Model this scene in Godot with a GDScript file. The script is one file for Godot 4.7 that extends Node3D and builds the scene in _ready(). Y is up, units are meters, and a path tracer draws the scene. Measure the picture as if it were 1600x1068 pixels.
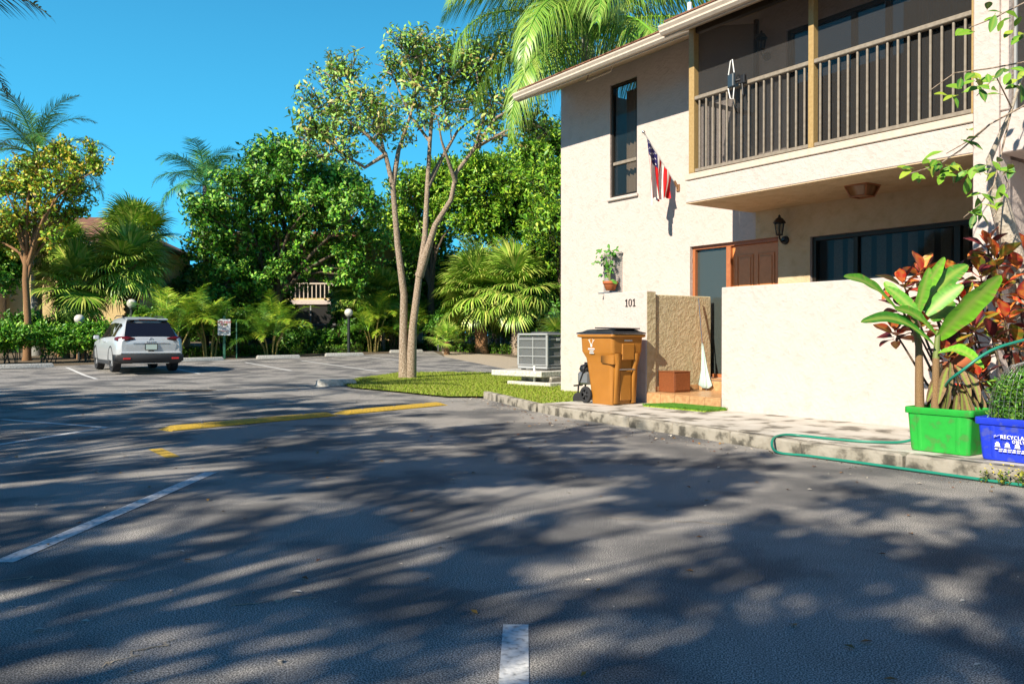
extends Node3D
# Parking lot in front of a cream stucco townhouse, midday sun from behind-left of the camera.
# Frame B: x along the townhouse front (right), z out of the front, y up; its origin is the left end of the patio wall.

var rng := RandomNumberGenerator.new()
var TB := Transform3D(Basis(Vector3(.57643, 0, .81714), Vector3(0, 1, 0), Vector3(-.81714, 0, .57643)), Vector3(2.876, 0, -11.3455))
var M := {}
var used := {}

# ------------------------------------------------------------------ mesh collector
class MB:
	var v := PackedVector3Array()
	var n := PackedVector3Array()
	var c := PackedColorArray()
	var uv := PackedVector2Array()
	var ix := PackedInt32Array()
	var col := Color(1, 1, 1)
	func vert(p: Vector3, nn: Vector3, t := Vector2.ZERO) -> int:
		v.push_back(p); n.push_back(nn); c.push_back(col); uv.push_back(t)
		return v.size() - 1
	func tri_i(a: int, b: int, d: int) -> void:   # a b d counter-clockwise seen from outside
		ix.push_back(a); ix.push_back(d); ix.push_back(b)
	func quad(a: Vector3, b: Vector3, d: Vector3, e: Vector3) -> void:
		var nn := (b - a).cross(d - a)
		if nn.length_squared() < 1e-16: nn = (d - a).cross(e - a)
		nn = nn.normalized()
		var i := vert(a, nn, Vector2(0, 1)); vert(b, nn, Vector2(1, 1)); vert(d, nn, Vector2(1, 0)); vert(e, nn, Vector2(0, 0))
		tri_i(i, i + 1, i + 2); tri_i(i, i + 2, i + 3)
	func tri(a: Vector3, b: Vector3, d: Vector3) -> void:
		var nn := (b - a).cross(d - a).normalized()
		var i := vert(a, nn); vert(b, nn); vert(d, nn)
		tri_i(i, i + 1, i + 2)
	func box(ce: Vector3, s: Vector3, bev := 0.0, ba := Basis()) -> MB:
		var h := s * .5
		bev = minf(bev, minf(h.x, minf(h.y, h.z)) * .6)
		for ax in 3:
			for sg in [-1.0, 1.0]:
				var u := (ax + 1) % 3
				var w := (ax + 2) % 3
				var pts := []
				for k in [[-1, -1], [1, -1], [1, 1], [-1, 1]]:
					var p := Vector3.ZERO
					p[ax] = sg * h[ax]; p[u] = k[0] * sg * (h[u] - bev); p[w] = k[1] * (h[w] - bev)
					pts.append(ce + ba * p)
				quad(pts[0], pts[1], pts[2], pts[3])
		if bev > 0.0:
			for ax in 3:
				var u := (ax + 1) % 3
				var w := (ax + 2) % 3
				for su in [-1.0, 1.0]:
					for sw in [-1.0, 1.0]:
						var q := []
						for k in [[0, -1], [1, -1], [1, 1], [0, 1]]:
							var p := Vector3.ZERO
							p[ax] = k[1] * (h[ax] - bev)
							p[u] = su * (h[u] - (0.0 if k[0] == 0 else bev)); p[w] = sw * (h[w] - (bev if k[0] == 0 else 0.0))
							q.append(ce + ba * p)
						if su * sw > 0: quad(q[0], q[1], q[2], q[3])
						else: quad(q[3], q[2], q[1], q[0])
			for sx in [-1.0, 1.0]:
				for sy in [-1.0, 1.0]:
					for sz in [-1.0, 1.0]:
						var a := ce + ba * Vector3(sx * h.x, sy * (h.y - bev), sz * (h.z - bev))
						var b := ce + ba * Vector3(sx * (h.x - bev), sy * h.y, sz * (h.z - bev))
						var d := ce + ba * Vector3(sx * (h.x - bev), sy * (h.y - bev), sz * h.z)
						if sx * sy * sz > 0: tri(a, b, d)
						else: tri(a, d, b)
		return self
	func bx(a: Vector3, b: Vector3, bev := 0.0) -> MB:   # by two corners
		return box((a + b) * .5, (b - a).abs(), bev)
	func bar(a: Vector3, b: Vector3, w: float, d: float, bev := 0.0, up := Vector3.UP) -> MB:
		var y := (b - a).normalized()
		if absf(y.dot(up)) > .98: up = Vector3(0, 0, 1)
		var x := y.cross(up).normalized()
		return box((a + b) * .5, Vector3(w, (b - a).length(), d), bev, Basis(x, y, x.cross(y)))
	func tube(p: Array, r: Array, seg := 8, cap := true) -> MB:
		var m := p.size()
		var base := v.size()
		var fr := Vector3(.31, .2, .93)
		for i in m:
			var t: Vector3 = (p[mini(i + 1, m - 1)] - p[maxi(i - 1, 0)]).normalized()
			if absf(t.dot(fr)) > .95: fr = Vector3(.93, .31, -.2)
			var a := (fr - t * fr.dot(t)).normalized()
			fr = a
			var b := t.cross(a)
			for k in seg + 1:
				var an := TAU * k / seg
				var d := a * cos(an) + b * sin(an)
				vert(p[i] + d * r[i], d, Vector2(float(k) / seg, float(i) / m))
		for i in m - 1:
			for k in seg:
				var q := base + i * (seg + 1) + k
				tri_i(q, q + 1, q + seg + 2); tri_i(q, q + seg + 2, q + seg + 1)
		if cap:
			for e in [0, m - 1]:
				var t2: Vector3 = (p[1] - p[0]).normalized() * -1.0 if e == 0 else (p[m - 1] - p[m - 2]).normalized()
				var ci := vert(p[e], t2)
				var f0 := v.size()
				for k in seg + 1: vert(v[base + e * (seg + 1) + k], t2)
				for k in seg:
					if e == 0: tri_i(ci, f0 + k + 1, f0 + k)
					else: tri_i(ci, f0 + k, f0 + k + 1)
		return self
	func lathe(ce: Vector3, prof: Array, seg := 16, ba := Basis()) -> MB:   # prof: [radius, y]
		var base := v.size()
		var m := prof.size()
		for i in m:
			var d: Vector2 = Vector2(prof[mini(i + 1, m - 1)][0] - prof[maxi(i - 1, 0)][0], prof[mini(i + 1, m - 1)][1] - prof[maxi(i - 1, 0)][1]).normalized()
			for k in seg + 1:
				var an := TAU * k / seg
				vert(ce + ba * Vector3(prof[i][0] * cos(an), prof[i][1], prof[i][0] * sin(an)), ba * Vector3(d.y * cos(an), -d.x, d.y * sin(an)))
		for i in m - 1:
			for k in seg:
				var q := base + i * (seg + 1) + k
				tri_i(q, q + seg + 2, q + 1); tri_i(q, q + seg + 1, q + seg + 2)
		return self
	func loft(rings: Array, cap0 := true, cap1 := true) -> MB:   # closed rings of equal count, counter-clockwise about the way they run
		var m := rings.size()
		var s: int = rings[0].size()
		var base := v.size()
		for i in m:
			for k in s:
				var du: Vector3 = rings[i][(k + 1) % s] - rings[i][(k + s - 1) % s]
				var dv: Vector3 = rings[mini(i + 1, m - 1)][k] - rings[maxi(i - 1, 0)][k]
				vert(rings[i][k], du.cross(dv).normalized())
		for i in m - 1:
			for k in s:
				var a := base + i * s + k
				var b := base + i * s + (k + 1) % s
				tri_i(a, b, b + s); tri_i(a, b + s, a + s)
		for e in [0, m - 1]:
			if (e == 0 and cap0) or (e == m - 1 and cap1):
				var ce := Vector3.ZERO
				for p in rings[e]: ce += p
				ce /= s
				for k in s:
					if e == 0: tri(ce, rings[e][(k + 1) % s], rings[e][k])
					else: tri(ce, rings[e][k], rings[e][(k + 1) % s])
		return self
	func prism(poly: PackedVector2Array, y0: float, y1: float) -> MB:   # poly in x,z ; top, bottom and sides
		var ids := Geometry2D.triangulate_polygon(poly)
		for i in range(0, ids.size(), 3):
			var a := poly[ids[i]]
			var b := poly[ids[i + 1]]
			var d := poly[ids[i + 2]]
			if (b - a).cross(d - a) > 0:
				var t := b; b = d; d = t
			tri(Vector3(a.x, y1, a.y), Vector3(b.x, y1, b.y), Vector3(d.x, y1, d.y))
			tri(Vector3(a.x, y0, a.y), Vector3(d.x, y0, d.y), Vector3(b.x, y0, b.y))
		var cw := Geometry2D.is_polygon_clockwise(poly)
		for i in poly.size():
			var a := poly[i]
			var b := poly[(i + 1) % poly.size()]
			if not cw:
				var t := a; a = b; b = t
			quad(Vector3(a.x, y0, a.y), Vector3(b.x, y0, b.y), Vector3(b.x, y1, b.y), Vector3(a.x, y1, a.y))
		return self
	func mesh() -> ArrayMesh:
		var arr := []
		arr.resize(Mesh.ARRAY_MAX)
		arr[Mesh.ARRAY_VERTEX] = v; arr[Mesh.ARRAY_NORMAL] = n; arr[Mesh.ARRAY_COLOR] = c; arr[Mesh.ARRAY_TEX_UV] = uv; arr[Mesh.ARRAY_INDEX] = ix
		var am := ArrayMesh.new()
		am.add_surface_from_arrays(Mesh.PRIMITIVE_TRIANGLES, arr)
		return am

# ------------------------------------------------------------------ nodes
func numbered(s: String) -> String:
	used[s] = used.get(s, -1) + 1
	return s if used[s] == 0 else "%s_%03d" % [s, used[s]]

func thing(called: String, label: String, category: String, xf := Transform3D(), group := "") -> Node3D:
	var o := Node3D.new()
	o.name = numbered(called)
	add_child(o)
	o.transform = xf
	o.set_meta("label", label); o.set_meta("category", category)
	if group: o.set_meta("group", group)
	return o

func part(parent: Node, called: String, m, mt: Material, xf := Transform3D()) -> MeshInstance3D:
	var o := MeshInstance3D.new()
	o.name = called
	o.mesh = m.mesh() if m is MB else m
	o.material_override = mt
	parent.add_child(o, true)
	o.transform = xf
	return o

func structure(called: String, m, mt: Material, xf := Transform3D()) -> MeshInstance3D:
	var o := part(self, numbered(called), m, mt, xf)
	o.set_meta("kind", "structure")
	return o

func empty(parent: Node, called: String, xf := Transform3D()) -> Node3D:
	var o := Node3D.new()
	o.name = called
	parent.add_child(o, true)
	o.transform = xf
	return o

func text(parent: Node, called: String, s: String, h: float, mt: Material, xf: Transform3D, depth := .004, f := "Droid Sans", bold := true) -> MeshInstance3D:
	var t := TextMesh.new()
	var sf := SystemFont.new()
	sf.font_names = PackedStringArray([f]); sf.font_weight = 700 if bold else 400
	t.font = sf; t.text = s; t.font_size = 32; t.pixel_size = h / 24.0; t.depth = depth
	return part(parent, called, t, mt, xf)

func bframe(x: float, y: float, z: float, yaw := 0.0) -> Transform3D:
	return TB * Transform3D(Basis(Vector3.UP, yaw), Vector3(x, y, z))

func gh(z: float) -> float:   # the lot rises gently far from the camera
	return clampf(z - 24.0, 0.0, 40.0) * .02

func at(x: float, z: float, yaw := 0.0, s := 1.0) -> Transform3D:   # on the ground, z metres ahead
	return Transform3D(Basis(Vector3.UP, yaw).scaled(Vector3(s, s, s)), Vector3(x, gh(z), -z))

# ------------------------------------------------------------------ materials (colours are linear base colours)
func lin(r: float, g: float, b: float, a := 1.0) -> Color:
	var k := Color(r, g, b).linear_to_srgb()
	k.a = a
	return k

func mat(r: float, g: float, b: float, rough := .8, metal := 0.0) -> StandardMaterial3D:
	var m := StandardMaterial3D.new()
	m.albedo_color = lin(r, g, b); m.roughness = rough; m.metallic = metal
	return m

func noise(freq: float, oct := 4, kind := FastNoiseLite.TYPE_SIMPLEX_SMOOTH, warp := 0.0, sd := 1) -> FastNoiseLite:
	var f := FastNoiseLite.new()
	f.seed = sd; f.noise_type = kind; f.frequency = freq; f.fractal_octaves = oct
	if warp > 0.0:
		f.domain_warp_enabled = true; f.domain_warp_amplitude = warp; f.domain_warp_frequency = freq * 1.5
	return f

func ntex(f: FastNoiseLite, stops: Array, size := 512) -> NoiseTexture2D:   # stops: [at, r, g, b] linear
	var t := NoiseTexture2D.new()
	t.width = size; t.height = size; t.seamless = true; t.noise = f
	if stops.size():
		var g := Gradient.new()
		var of := PackedFloat32Array()
		var cs := PackedColorArray()
		for s in stops:
			of.push_back(s[0]); cs.push_back(lin(s[1], s[2], s[3]))
		g.offsets = of; g.colors = cs
		t.color_ramp = g
	return t

func tritex(stops: Array, f: FastNoiseLite, scale: float, rough: float, relief := 0.0, rf: FastNoiseLite = null, size := 512) -> StandardMaterial3D:
	var m := StandardMaterial3D.new()
	m.albedo_texture = ntex(f, stops, size); m.roughness = rough
	m.uv1_triplanar = true; m.uv1_scale = Vector3.ONE * scale; m.uv1_triplanar_sharpness = 6.0
	if relief > 0.0:
		var t := ntex(rf if rf else f, [], size)
		t.as_normal_map = true; t.bump_strength = relief
		m.normal_enabled = true; m.normal_texture = t; m.normal_scale = 1.0
	return m

func leafmat(rough := .45, back := .35) -> StandardMaterial3D:
	var m := mat(1, 1, 1, rough)
	m.vertex_color_use_as_albedo = true; m.cull_mode = BaseMaterial3D.CULL_DISABLED
	m.backlight_enabled = true; m.backlight = Color(back, back, back * .4)
	return m

func materials() -> void:
	var st_f := noise(.012, 5, FastNoiseLite.TYPE_SIMPLEX_SMOOTH, 30.0, 3)
	st_f.fractal_type = FastNoiseLite.FRACTAL_RIDGED
	M.stucco = tritex([[0, .47, .40, .36], [.35, .53, .452, .412], [1, .55, .472, .434]], noise(.006, 5, FastNoiseLite.TYPE_SIMPLEX_SMOOTH, 0, 5), .62, .92, 4.2, st_f, 1024)
	M.tan = tritex([[0, .46, .34, .20], [.4, .54, .41, .25], [1, .58, .45, .29]], noise(.006, 5, FastNoiseLite.TYPE_SIMPLEX_SMOOTH, 0, 5), .62, .92, 4.2, st_f, 1024)  # stucco copy; warm tone of the shade under the balcony is in its colour
	M.olive = tritex([[0, .40, .34, .20], [.4, .48, .41, .25], [1, .54, .47, .31]], noise(.01, 5, FastNoiseLite.TYPE_SIMPLEX_SMOOTH, 0, 7), .62, .92, 7.0, st_f, 1024)  # stucco copy; grazing sun and warm bounce on the side wall are in its colour
	M.trim = tritex([[0, .50, .42, .34], [1, .60, .51, .42]], noise(.02, 4, FastNoiseLite.TYPE_SIMPLEX_SMOOTH, 0, 6), .8, .7, 1.2)
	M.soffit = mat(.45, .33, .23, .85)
	M.ochre = tritex([[0, .34, .22, .08], [1, .42, .29, .12]], noise(.03, 4), 1.2, .6, 1.0)
	M.rail = tritex([[0, .20, .165, .125], [1, .30, .255, .20]], noise(.02, 4), 1.4, .5)
	M.bronze = mat(.035, .026, .018, .4, .5)
	M.black = mat(.012, .012, .014, .45)
	M.rubber = mat(.018, .018, .02, .8)
	M.chrome = mat(.7, .7, .72, .18, 1.0)
	M.white = mat(.75, .75, .73, .5)
	M.door = tritex([[0, .58, .21, .06], [1, .66, .26, .085]], noise(.02, 4), 1.0, .42)
	M.doorframe = tritex([[0, .34, .11, .04], [1, .42, .15, .055]], noise(.02, 4), 1.0, .45)
	M.screen = mat(.035, .033, .032, .9)
	M.screen.albedo_color.a = .52; M.screen.transparency = BaseMaterial3D.TRANSPARENCY_ALPHA; M.screen.cull_mode = BaseMaterial3D.CULL_DISABLED
	M.glass = mat(.02, .03, .035, .03)
	M.glass.albedo_color.a = .30; M.glass.transparency = BaseMaterial3D.TRANSPARENCY_ALPHA; M.glass.metallic_specular = .26
	M.frost = mat(.07, .085, .08, .2)
	M.frost.albedo_color.a = .6; M.frost.transparency = BaseMaterial3D.TRANSPARENCY_ALPHA
	M.room = mat(.30, .24, .18, .9)
	M.curtain = tritex([[0, .34, .25, .16], [1, .46, .35, .24]], noise(.03, 3), 2.0, .9)
	M.roof = tritex([[0, .16, .07, .045], [1, .27, .13, .08]], noise(.03, 4), 1.0, .9, 3.0)
	var sp := noise(.16, 5, FastNoiseLite.TYPE_SIMPLEX, 0, 9)
	M.asphalt = tritex([[.22, .05, .049, .047], [.37, .14, .134, .126], [.48, .26, .247, .23], [.57, .335, .319, .296], [.68, .46, .44, .41], [.82, .72, .70, .66]], sp, .62, .9, 1.0, noise(.4, 2, FastNoiseLite.TYPE_SIMPLEX, 0, 10), 1024)
	M.asphalt.detail_enabled = true
	M.asphalt.detail_blend_mode = BaseMaterial3D.BLEND_MODE_MUL
	M.asphalt.detail_uv_layer = BaseMaterial3D.DETAIL_UV_2
	M.asphalt.uv2_triplanar = true; M.asphalt.uv2_scale = Vector3.ONE * .085
	M.asphalt.detail_albedo = ntex(noise(.008, 5, FastNoiseLite.TYPE_SIMPLEX_SMOOTH, 20, 12), [[.2, .36, .37, .39], [.4, .58, .58, .59], [.52, .86, .845, .82], [.66, 1, .98, .95]], 1024)
	M.paint = tritex([[0, .16, .16, .16], [.3, .48, .48, .46], [.5, .62, .62, .6], [1, .7, .7, .68]], noise(.05, 5, FastNoiseLite.TYPE_SIMPLEX_SMOOTH, 0, 14), 1.0, .8, 1.5)
	M.yellow = tritex([[0, .13, .12, .08], [.33, .40, .26, .03], [.55, .56, .36, .03], [1, .62, .42, .06]], noise(.05, 5, FastNoiseLite.TYPE_SIMPLEX_SMOOTH, 0, 15), 1.2, .8, 2.0)
	M.concrete = tritex([[0, .07, .063, .053], [.30, .22, .20, .165], [.42, .45, .42, .365], [.7, .53, .50, .45], [1, .58, .55, .50]], noise(.0045, 6, FastNoiseLite.TYPE_SIMPLEX_SMOOTH, 25, 16), .40, .95, 1.5, noise(.1, 4), 1024)
	M.kerb = tritex([[.2, .06, .055, .045], [.36, .14, .126, .10], [.46, .26, .235, .19], [.66, .32, .29, .24], [1, .36, .33, .275]], noise(.008, 6, FastNoiseLite.TYPE_SIMPLEX_SMOOTH, 30, 17), .38, .95, 1.0, noise(.06, 5), 1024)
	M.pale = tritex([[0, .30, .28, .24], [.5, .52, .50, .45], [1, .62, .60, .55]], noise(.03, 5, FastNoiseLite.TYPE_SIMPLEX_SMOOTH, 0, 18), .9, .9, 2.0)
	M.soil = tritex([[0, .04, .03, .02], [.5, .12, .09, .055], [1, .24, .19, .12]], noise(.05, 5, FastNoiseLite.TYPE_SIMPLEX_SMOOTH, 0, 19), .5, .95, 4.0)
	M.sand = tritex([[0, .22, .17, .11], [.5, .40, .33, .24], [1, .55, .47, .36]], noise(.05, 5, FastNoiseLite.TYPE_SIMPLEX_SMOOTH, 0, 20), .5, .95, 3.0)
	M.turfbase = tritex([[.22, .18, .14, .06], [.34, .15, .21, .02], [.55, .23, .34, .02], [1, .36, .42, .05]], noise(.05, 5, FastNoiseLite.TYPE_SIMPLEX_SMOOTH, 0, 21), .8, .95, 3.0)
	M.tile = tritex([[0, .36, .19, .085], [.5, .48, .28, .13], [1, .58, .37, .19]], noise(.02, 5, FastNoiseLite.TYPE_SIMPLEX_SMOOTH, 10, 22), 1.0, .38)
	M.grout = mat(.20, .13, .08, .9)
	M.cart = tritex([[0, .335, .135, .016], [.5, .355, .143, .017], [1, .375, .155, .021]], noise(.01, 4), .8, .5, .6, noise(.3, 2))
	M.lid = mat(.016, .018, .022, .38)
	M.bark = tritex([[0, .10, .07, .045], [.45, .27, .20, .14], [.7, .38, .30, .23], [1, .48, .42, .34]], noise(.03, 5, FastNoiseLite.TYPE_SIMPLEX_SMOOTH, 20, 23), 1.3, .92, 6.0)
	M.palebark = tritex([[0, .22, .18, .14], [.5, .44, .38, .30], [1, .56, .50, .42]], noise(.03, 5, FastNoiseLite.TYPE_SIMPLEX_SMOOTH, 20, 27), 1.6, .92, 6.0)
	M.darkbark = tritex([[0, .05, .035, .022], [1, .19, .14, .09]], noise(.04, 5), 1.3, .95, 6.0)
	M.boot = tritex([[0, .09, .045, .02], [.5, .26, .135, .06], [1, .42, .26, .13]], noise(.05, 4, FastNoiseLite.TYPE_SIMPLEX_SMOOTH, 0, 24), 1.5, .95, 6.0)
	M.grey = tritex([[0, .16, .16, .14], [1, .36, .35, .32]], noise(.03, 5), 1.2, .9, 3.0)
	M.leaf = leafmat(.5, .34)
	M.frond = leafmat(.4, .30)
	M.grassm = leafmat(.6, .4)
	M.dry = leafmat(.85, .15)
	M.acgrey = mat(.36, .37, .37, .45, .2)
	M.accore = mat(.05, .055, .06, .6)
	M.yellowwall = tritex([[0, .50, .37, .17], [1, .60, .46, .23]], noise(.02, 4), .4, .9, 2.0)
	M.carpaint = mat(.52, .55, .57, .22, .25)
	M.carpaint.clearcoat_enabled = true
	M.cardark = mat(.02, .022, .03, .25, .2)
	M.carglass = mat(.008, .010, .014, .05)
	M.taillight = mat(.10, .006, .008, .15)
	M.plastic = mat(.03, .03, .032, .6)
	M.green_tub = tritex([[.2, .05, .25, .04], [.42, .016, .33, .035], [1, .02, .37, .04]], noise(.012, 5, FastNoiseLite.TYPE_SIMPLEX_SMOOTH, 10, 31), 1.2, .5)
	M.blue_tub = tritex([[.2, .05, .07, .38], [.42, .010, .035, .52], [1, .015, .045, .58]], noise(.012, 5, FastNoiseLite.TYPE_SIMPLEX_SMOOTH, 10, 32), 1.2, .48)
	M.darkglass = mat(.012, .012, .014, .08)
	M.darkglass.albedo_color.a = .72; M.darkglass.transparency = BaseMaterial3D.TRANSPARENCY_ALPHA; M.darkglass.metallic_specular = .12
	M.terracotta = mat(.40, .115, .04, .8)
	M.hose = mat(.012, .20, .135, .4)
	M.globe = mat(.58, .56, .50, .3)
	M.post = mat(.012, .018, .016, .5)
	M.greenpost = mat(.02, .10, .06, .5)
	M.wood = tritex([[0, .16, .05, .018], [1, .26, .085, .03]], noise(.03, 4), 2.0, .4)
	M.amber = mat(.25, .12, .05, .15)
	M.red = mat(.5, .02, .02, .6)
	M.ink = mat(.02, .02, .02, .6)
	M.steel = mat(.35, .36, .37, .4, .8)
	M.cane = tritex([[0, .20, .16, .04], [1, .42, .34, .10]], noise(.04, 4), 2.0, .6)
	M.stemm = mat(.16, .20, .05, .6)
	M.drystem = tritex([[0, .13, .065, .025], [1, .38, .26, .13]], noise(.06, 4), 3.0, .9, 4.0)

# ------------------------------------------------------------------ plants: builders
func leaf_quad(m: MB, p: Vector3, d: Vector3, up: Vector3, l: float, w: float) -> void:   # a folded pointed leaf
	var s := d.cross(up).normalized() * w * .5
	var nn := s.cross(d).normalized()
	var mid := p + d * l * .45
	var tip := p + d * l - nn * l * .12
	var i := m.vert(p, nn)
	m.vert(mid - s + nn * w * .12, (nn - s.normalized() * .3).normalized()); m.vert(tip, nn); m.vert(mid + s + nn * w * .12, (nn + s.normalized() * .3).normalized())
	m.tri_i(i, i + 2, i + 1); m.tri_i(i, i + 3, i + 2)

func rv() -> Vector3:
	var p := Vector3(rng.randfn(), rng.randfn(), rng.randfn())
	return p.normalized() if p.length() > .001 else Vector3.UP

func sprig(n: int, rad: float, l: float, w: float, cols: Array, twig := true) -> ArrayMesh:   # a leafy twig end, pointing +y
	var m := MB.new()
	for i in n:
		var t := float(i) / n
		var d := (rv() * .9 + Vector3(0, .45, 0)).normalized()
		var p := Vector3(0, rad * (t * 1.2 - .5), 0) + rv() * rad * .42
		var cc: Color = cols[rng.randi() % cols.size()]
		m.col = cc * rng.randf_range(.75, 1.25)
		m.col.a = 1
		leaf_quad(m, p, d, (Vector3.UP + rv() * .5).normalized(), l * rng.randf_range(.7, 1.2), w * rng.randf_range(.8, 1.2))
	if twig:
		m.col = Color(.07, .05, .03)
		for i in 3:
			m.tube([Vector3(0, -rad * .8, 0), Vector3(0, 0, 0) + rv() * rad * .2, Vector3(0, rad * .5, 0) + rv() * rad * .4], [.012, .008, .004], 3, false)
	return m.mesh()

func scatter(parent: Node, called: String, m: Mesh, mt: Material, xfs: Array, cols: Array = []) -> MultiMeshInstance3D:
	var mm := MultiMesh.new()
	mm.transform_format = MultiMesh.TRANSFORM_3D
	mm.use_colors = cols.size() > 0
	mm.mesh = m
	mm.instance_count = xfs.size()
	for i in xfs.size():
		mm.set_instance_transform(i, xfs[i])
		if cols.size(): mm.set_instance_color(i, cols[i])
	var o := MultiMeshInstance3D.new()
	o.name = called
	o.multimesh = mm
	o.material_override = mt
	parent.add_child(o, true)
	o.set_meta("kind", "stuff")
	return o

func aligned(p: Vector3, d: Vector3, s: float) -> Transform3D:
	var y := d.normalized()
	var x := y.cross(rv()).normalized()
	return Transform3D(Basis(x, y, x.cross(y)).scaled_local(Vector3(s, s, s)), p)

func crown(parent: Node, blobs: Array, per: float, m: Mesh, mt: Material, s0: float, s1: float, shell := .55) -> void:   # blobs: [centre, radius(Vector3)]
	var xfs := []
	for b in blobs:
		var r: Vector3 = b[1]
		var n := int(per * (r.x * r.y + r.y * r.z + r.x * r.z) / 3.0)
		for i in n:
			var d := rv()
			if d.y < -.2 and rng.randf() < .5: d.y = -d.y
			var k := pow(rng.randf_range(shell * shell * shell, 1.0), .333) * rng.randf_range(.86, 1.1)
			xfs.append(aligned(b[0] + d * r * k, (d + Vector3(0, .5, 0) + rv() * .6), rng.randf_range(s0 * .75, s1 * 1.1)))
	scatter(parent, "crown", m, mt, xfs)

func limb(m: MB, a: Vector3, b: Vector3, r0: float, r1: float, sag := .15) -> void:
	var pts := []
	var rs := []
	var off := rv() * (b - a).length() * .10
	for i in 6:
		var t := i / 5.0
		pts.append(a.lerp(b, t) + off * sin(t * PI) + Vector3(0, sag * sin(t * PI) * (b - a).length(), 0))
		rs.append(lerpf(r0, r1, t))
	m.tube(pts, rs, 7, false)

func tree(called: String, label: String, x: float, z: float, blobs: Array, per: float, sm: Mesh, tr: float, fork: float, bark: Material, lean := Vector3.ZERO, group := "", s0 := .8, s1 := 1.3) -> Node3D:
	var t := thing(called, label, "tree", at(x, z), group)
	var m := MB.new()
	var top := Vector3(0, fork, 0) + lean
	m.tube([Vector3(0, -.15, 0), Vector3(0, .12, 0), lean * .3 + Vector3(.04, fork * .4, 0), lean * .7 + Vector3(-.03, fork * .75, .03), top], [tr * 1.7, tr * 1.2, tr, tr * .92, tr * .85], 10, false)
	part(t, "trunk", m, bark)
	var lm := MB.new()
	for b in blobs:
		limb(lm, top - Vector3(0, fork * rng.randf_range(0, .25), 0) + rv() * tr * .3, b[0] - Vector3(0, b[1].y * .3, 0), tr * .55, tr * .12)
		for k in 3: limb(lm, b[0] - Vector3(0, b[1].y * .3, 0), b[0] + rv() * b[1] * .8, tr * .14, .012, .05)
	part(t, "limbs", lm, bark)
	crown(t, blobs, per, sm, M.leaf, s0, s1)
	return t

func auto_blobs(ce: Vector3, r: Vector3, n: int, br: float) -> Array:
	var out := []
	for i in n:
		var d := rv()
		if d.y < -.35: d.y *= -.6
		var s := br * rng.randf_range(.75, 1.25)
		out.append([ce + d * (r - Vector3.ONE * s * .7) * rng.randf_range(.55, 1.0), Vector3(s, s * .8, s)])
	return out

func feather(l: float, ll: float, n: int, a0: float, droop: float, hang: float, cols: Array, wf := .016) -> ArrayMesh:   # a pinnate frond going out along +x
	var m := MB.new()
	var p := Vector3.ZERO
	var pts := []
	var an := a0
	var st := l / 24.0
	for i in 25:
		pts.append(p)
		p += Vector3(cos(an), sin(an), 0) * st
		an -= droop / 24.0 * (.4 + 1.2 * i / 24.0)
	var cc: Color = cols[0]
	m.col = cc * 1.3
	var rs := []
	for i in 25: rs.append(lerpf(.03, .006, i / 24.0) * l / 3.0)
	m.tube(pts, rs, 4, false)
	for k in n:
		var t := lerpf(.14, 1.0, float(k) / (n - 1))
		var fi := t * 23.99
		var i := int(fi)
		var q: Vector3 = pts[i].lerp(pts[i + 1], fi - i)
		var tan: Vector3 = (pts[i + 1] - pts[i]).normalized()
		var len := ll * (sin(clampf(t * 1.05, 0, 1) * PI * .82 + .35)) * rng.randf_range(.85, 1.1)
		for s in [-1.0, 1.0]:
			var up := Vector3(-tan.y, tan.x, 0)
			var d: Vector3 = (tan * .55 + Vector3(0, 0, s) * .8 + up * rng.randf_range(-.1, .45)).normalized()
			m.col = cols[rng.randi() % cols.size()] * rng.randf_range(.8, 1.2)
			m.col.a = 1
			var w: float = ll * wf + .010 * wf / .016
			var prev := q
			var dir := d
			var side := dir.cross(up).normalized()
			var last := -1
			for seg in 4:
				var ww: float = w * [1.0, 1.3, .8, .05][seg]
				var nn := side.cross(dir).normalized()
				var a := m.vert(prev - side * ww * .5, nn)
				m.vert(prev + side * ww * .5, nn)
				if last >= 0:
					m.tri_i(last, last + 1, a + 1); m.tri_i(last, a + 1, a)
				last = a
				dir = (dir + Vector3(0, -hang * (.3 + .35 * seg), 0)).normalized()
				prev += dir * len / 3.0
	return m.mesh()

func fan(pet: float, r: float, n: int, cols: Array, hang := .45) -> ArrayMesh:   # a costapalmate fan leaf going out along +x
	var m := MB.new()
	var cc: Color = cols[0]
	m.col = cc * 1.4
	var e := Vector3(pet, pet * .12, 0)
	m.tube([Vector3.ZERO, Vector3(pet * .5, pet * .12, 0), e], [.022, .016, .012], 4, false)
	for k in n:
		var a := lerpf(-2.25, 2.25, float(k) / (n - 1))
		var d := Vector3(cos(a), .25 * cos(a * .6) + rng.randf_range(-.06, .1), sin(a)).normalized()
		var len := r * (1.0 - .22 * absf(a) / 2.25) * rng.randf_range(.88, 1.08)
		m.col = cols[rng.randi() % cols.size()] * rng.randf_range(.8, 1.2)
		m.col.a = 1
		var prev := e - Vector3(.1 * r, 0, 0)
		var w := r * .078
		var side := d.cross(Vector3.UP).normalized()
		var last := -1
		for seg in 5:
			var ww: float = w * [.25, .9, .8, .45, .05][seg]
			var nn := side.cross(d).normalized()
			var q := m.vert(prev - side * ww * .5, nn)
			m.vert(prev + side * ww * .5, nn)
			if last >= 0:
				m.tri_i(last, last + 1, q + 1); m.tri_i(last, q + 1, q)
			last = q
			d = (d + Vector3(0, -hang * [.05, .15, .4, .9, 1.0][seg], 0)).normalized()
			prev += d * len / 4.0
	return m.mesh()

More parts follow.
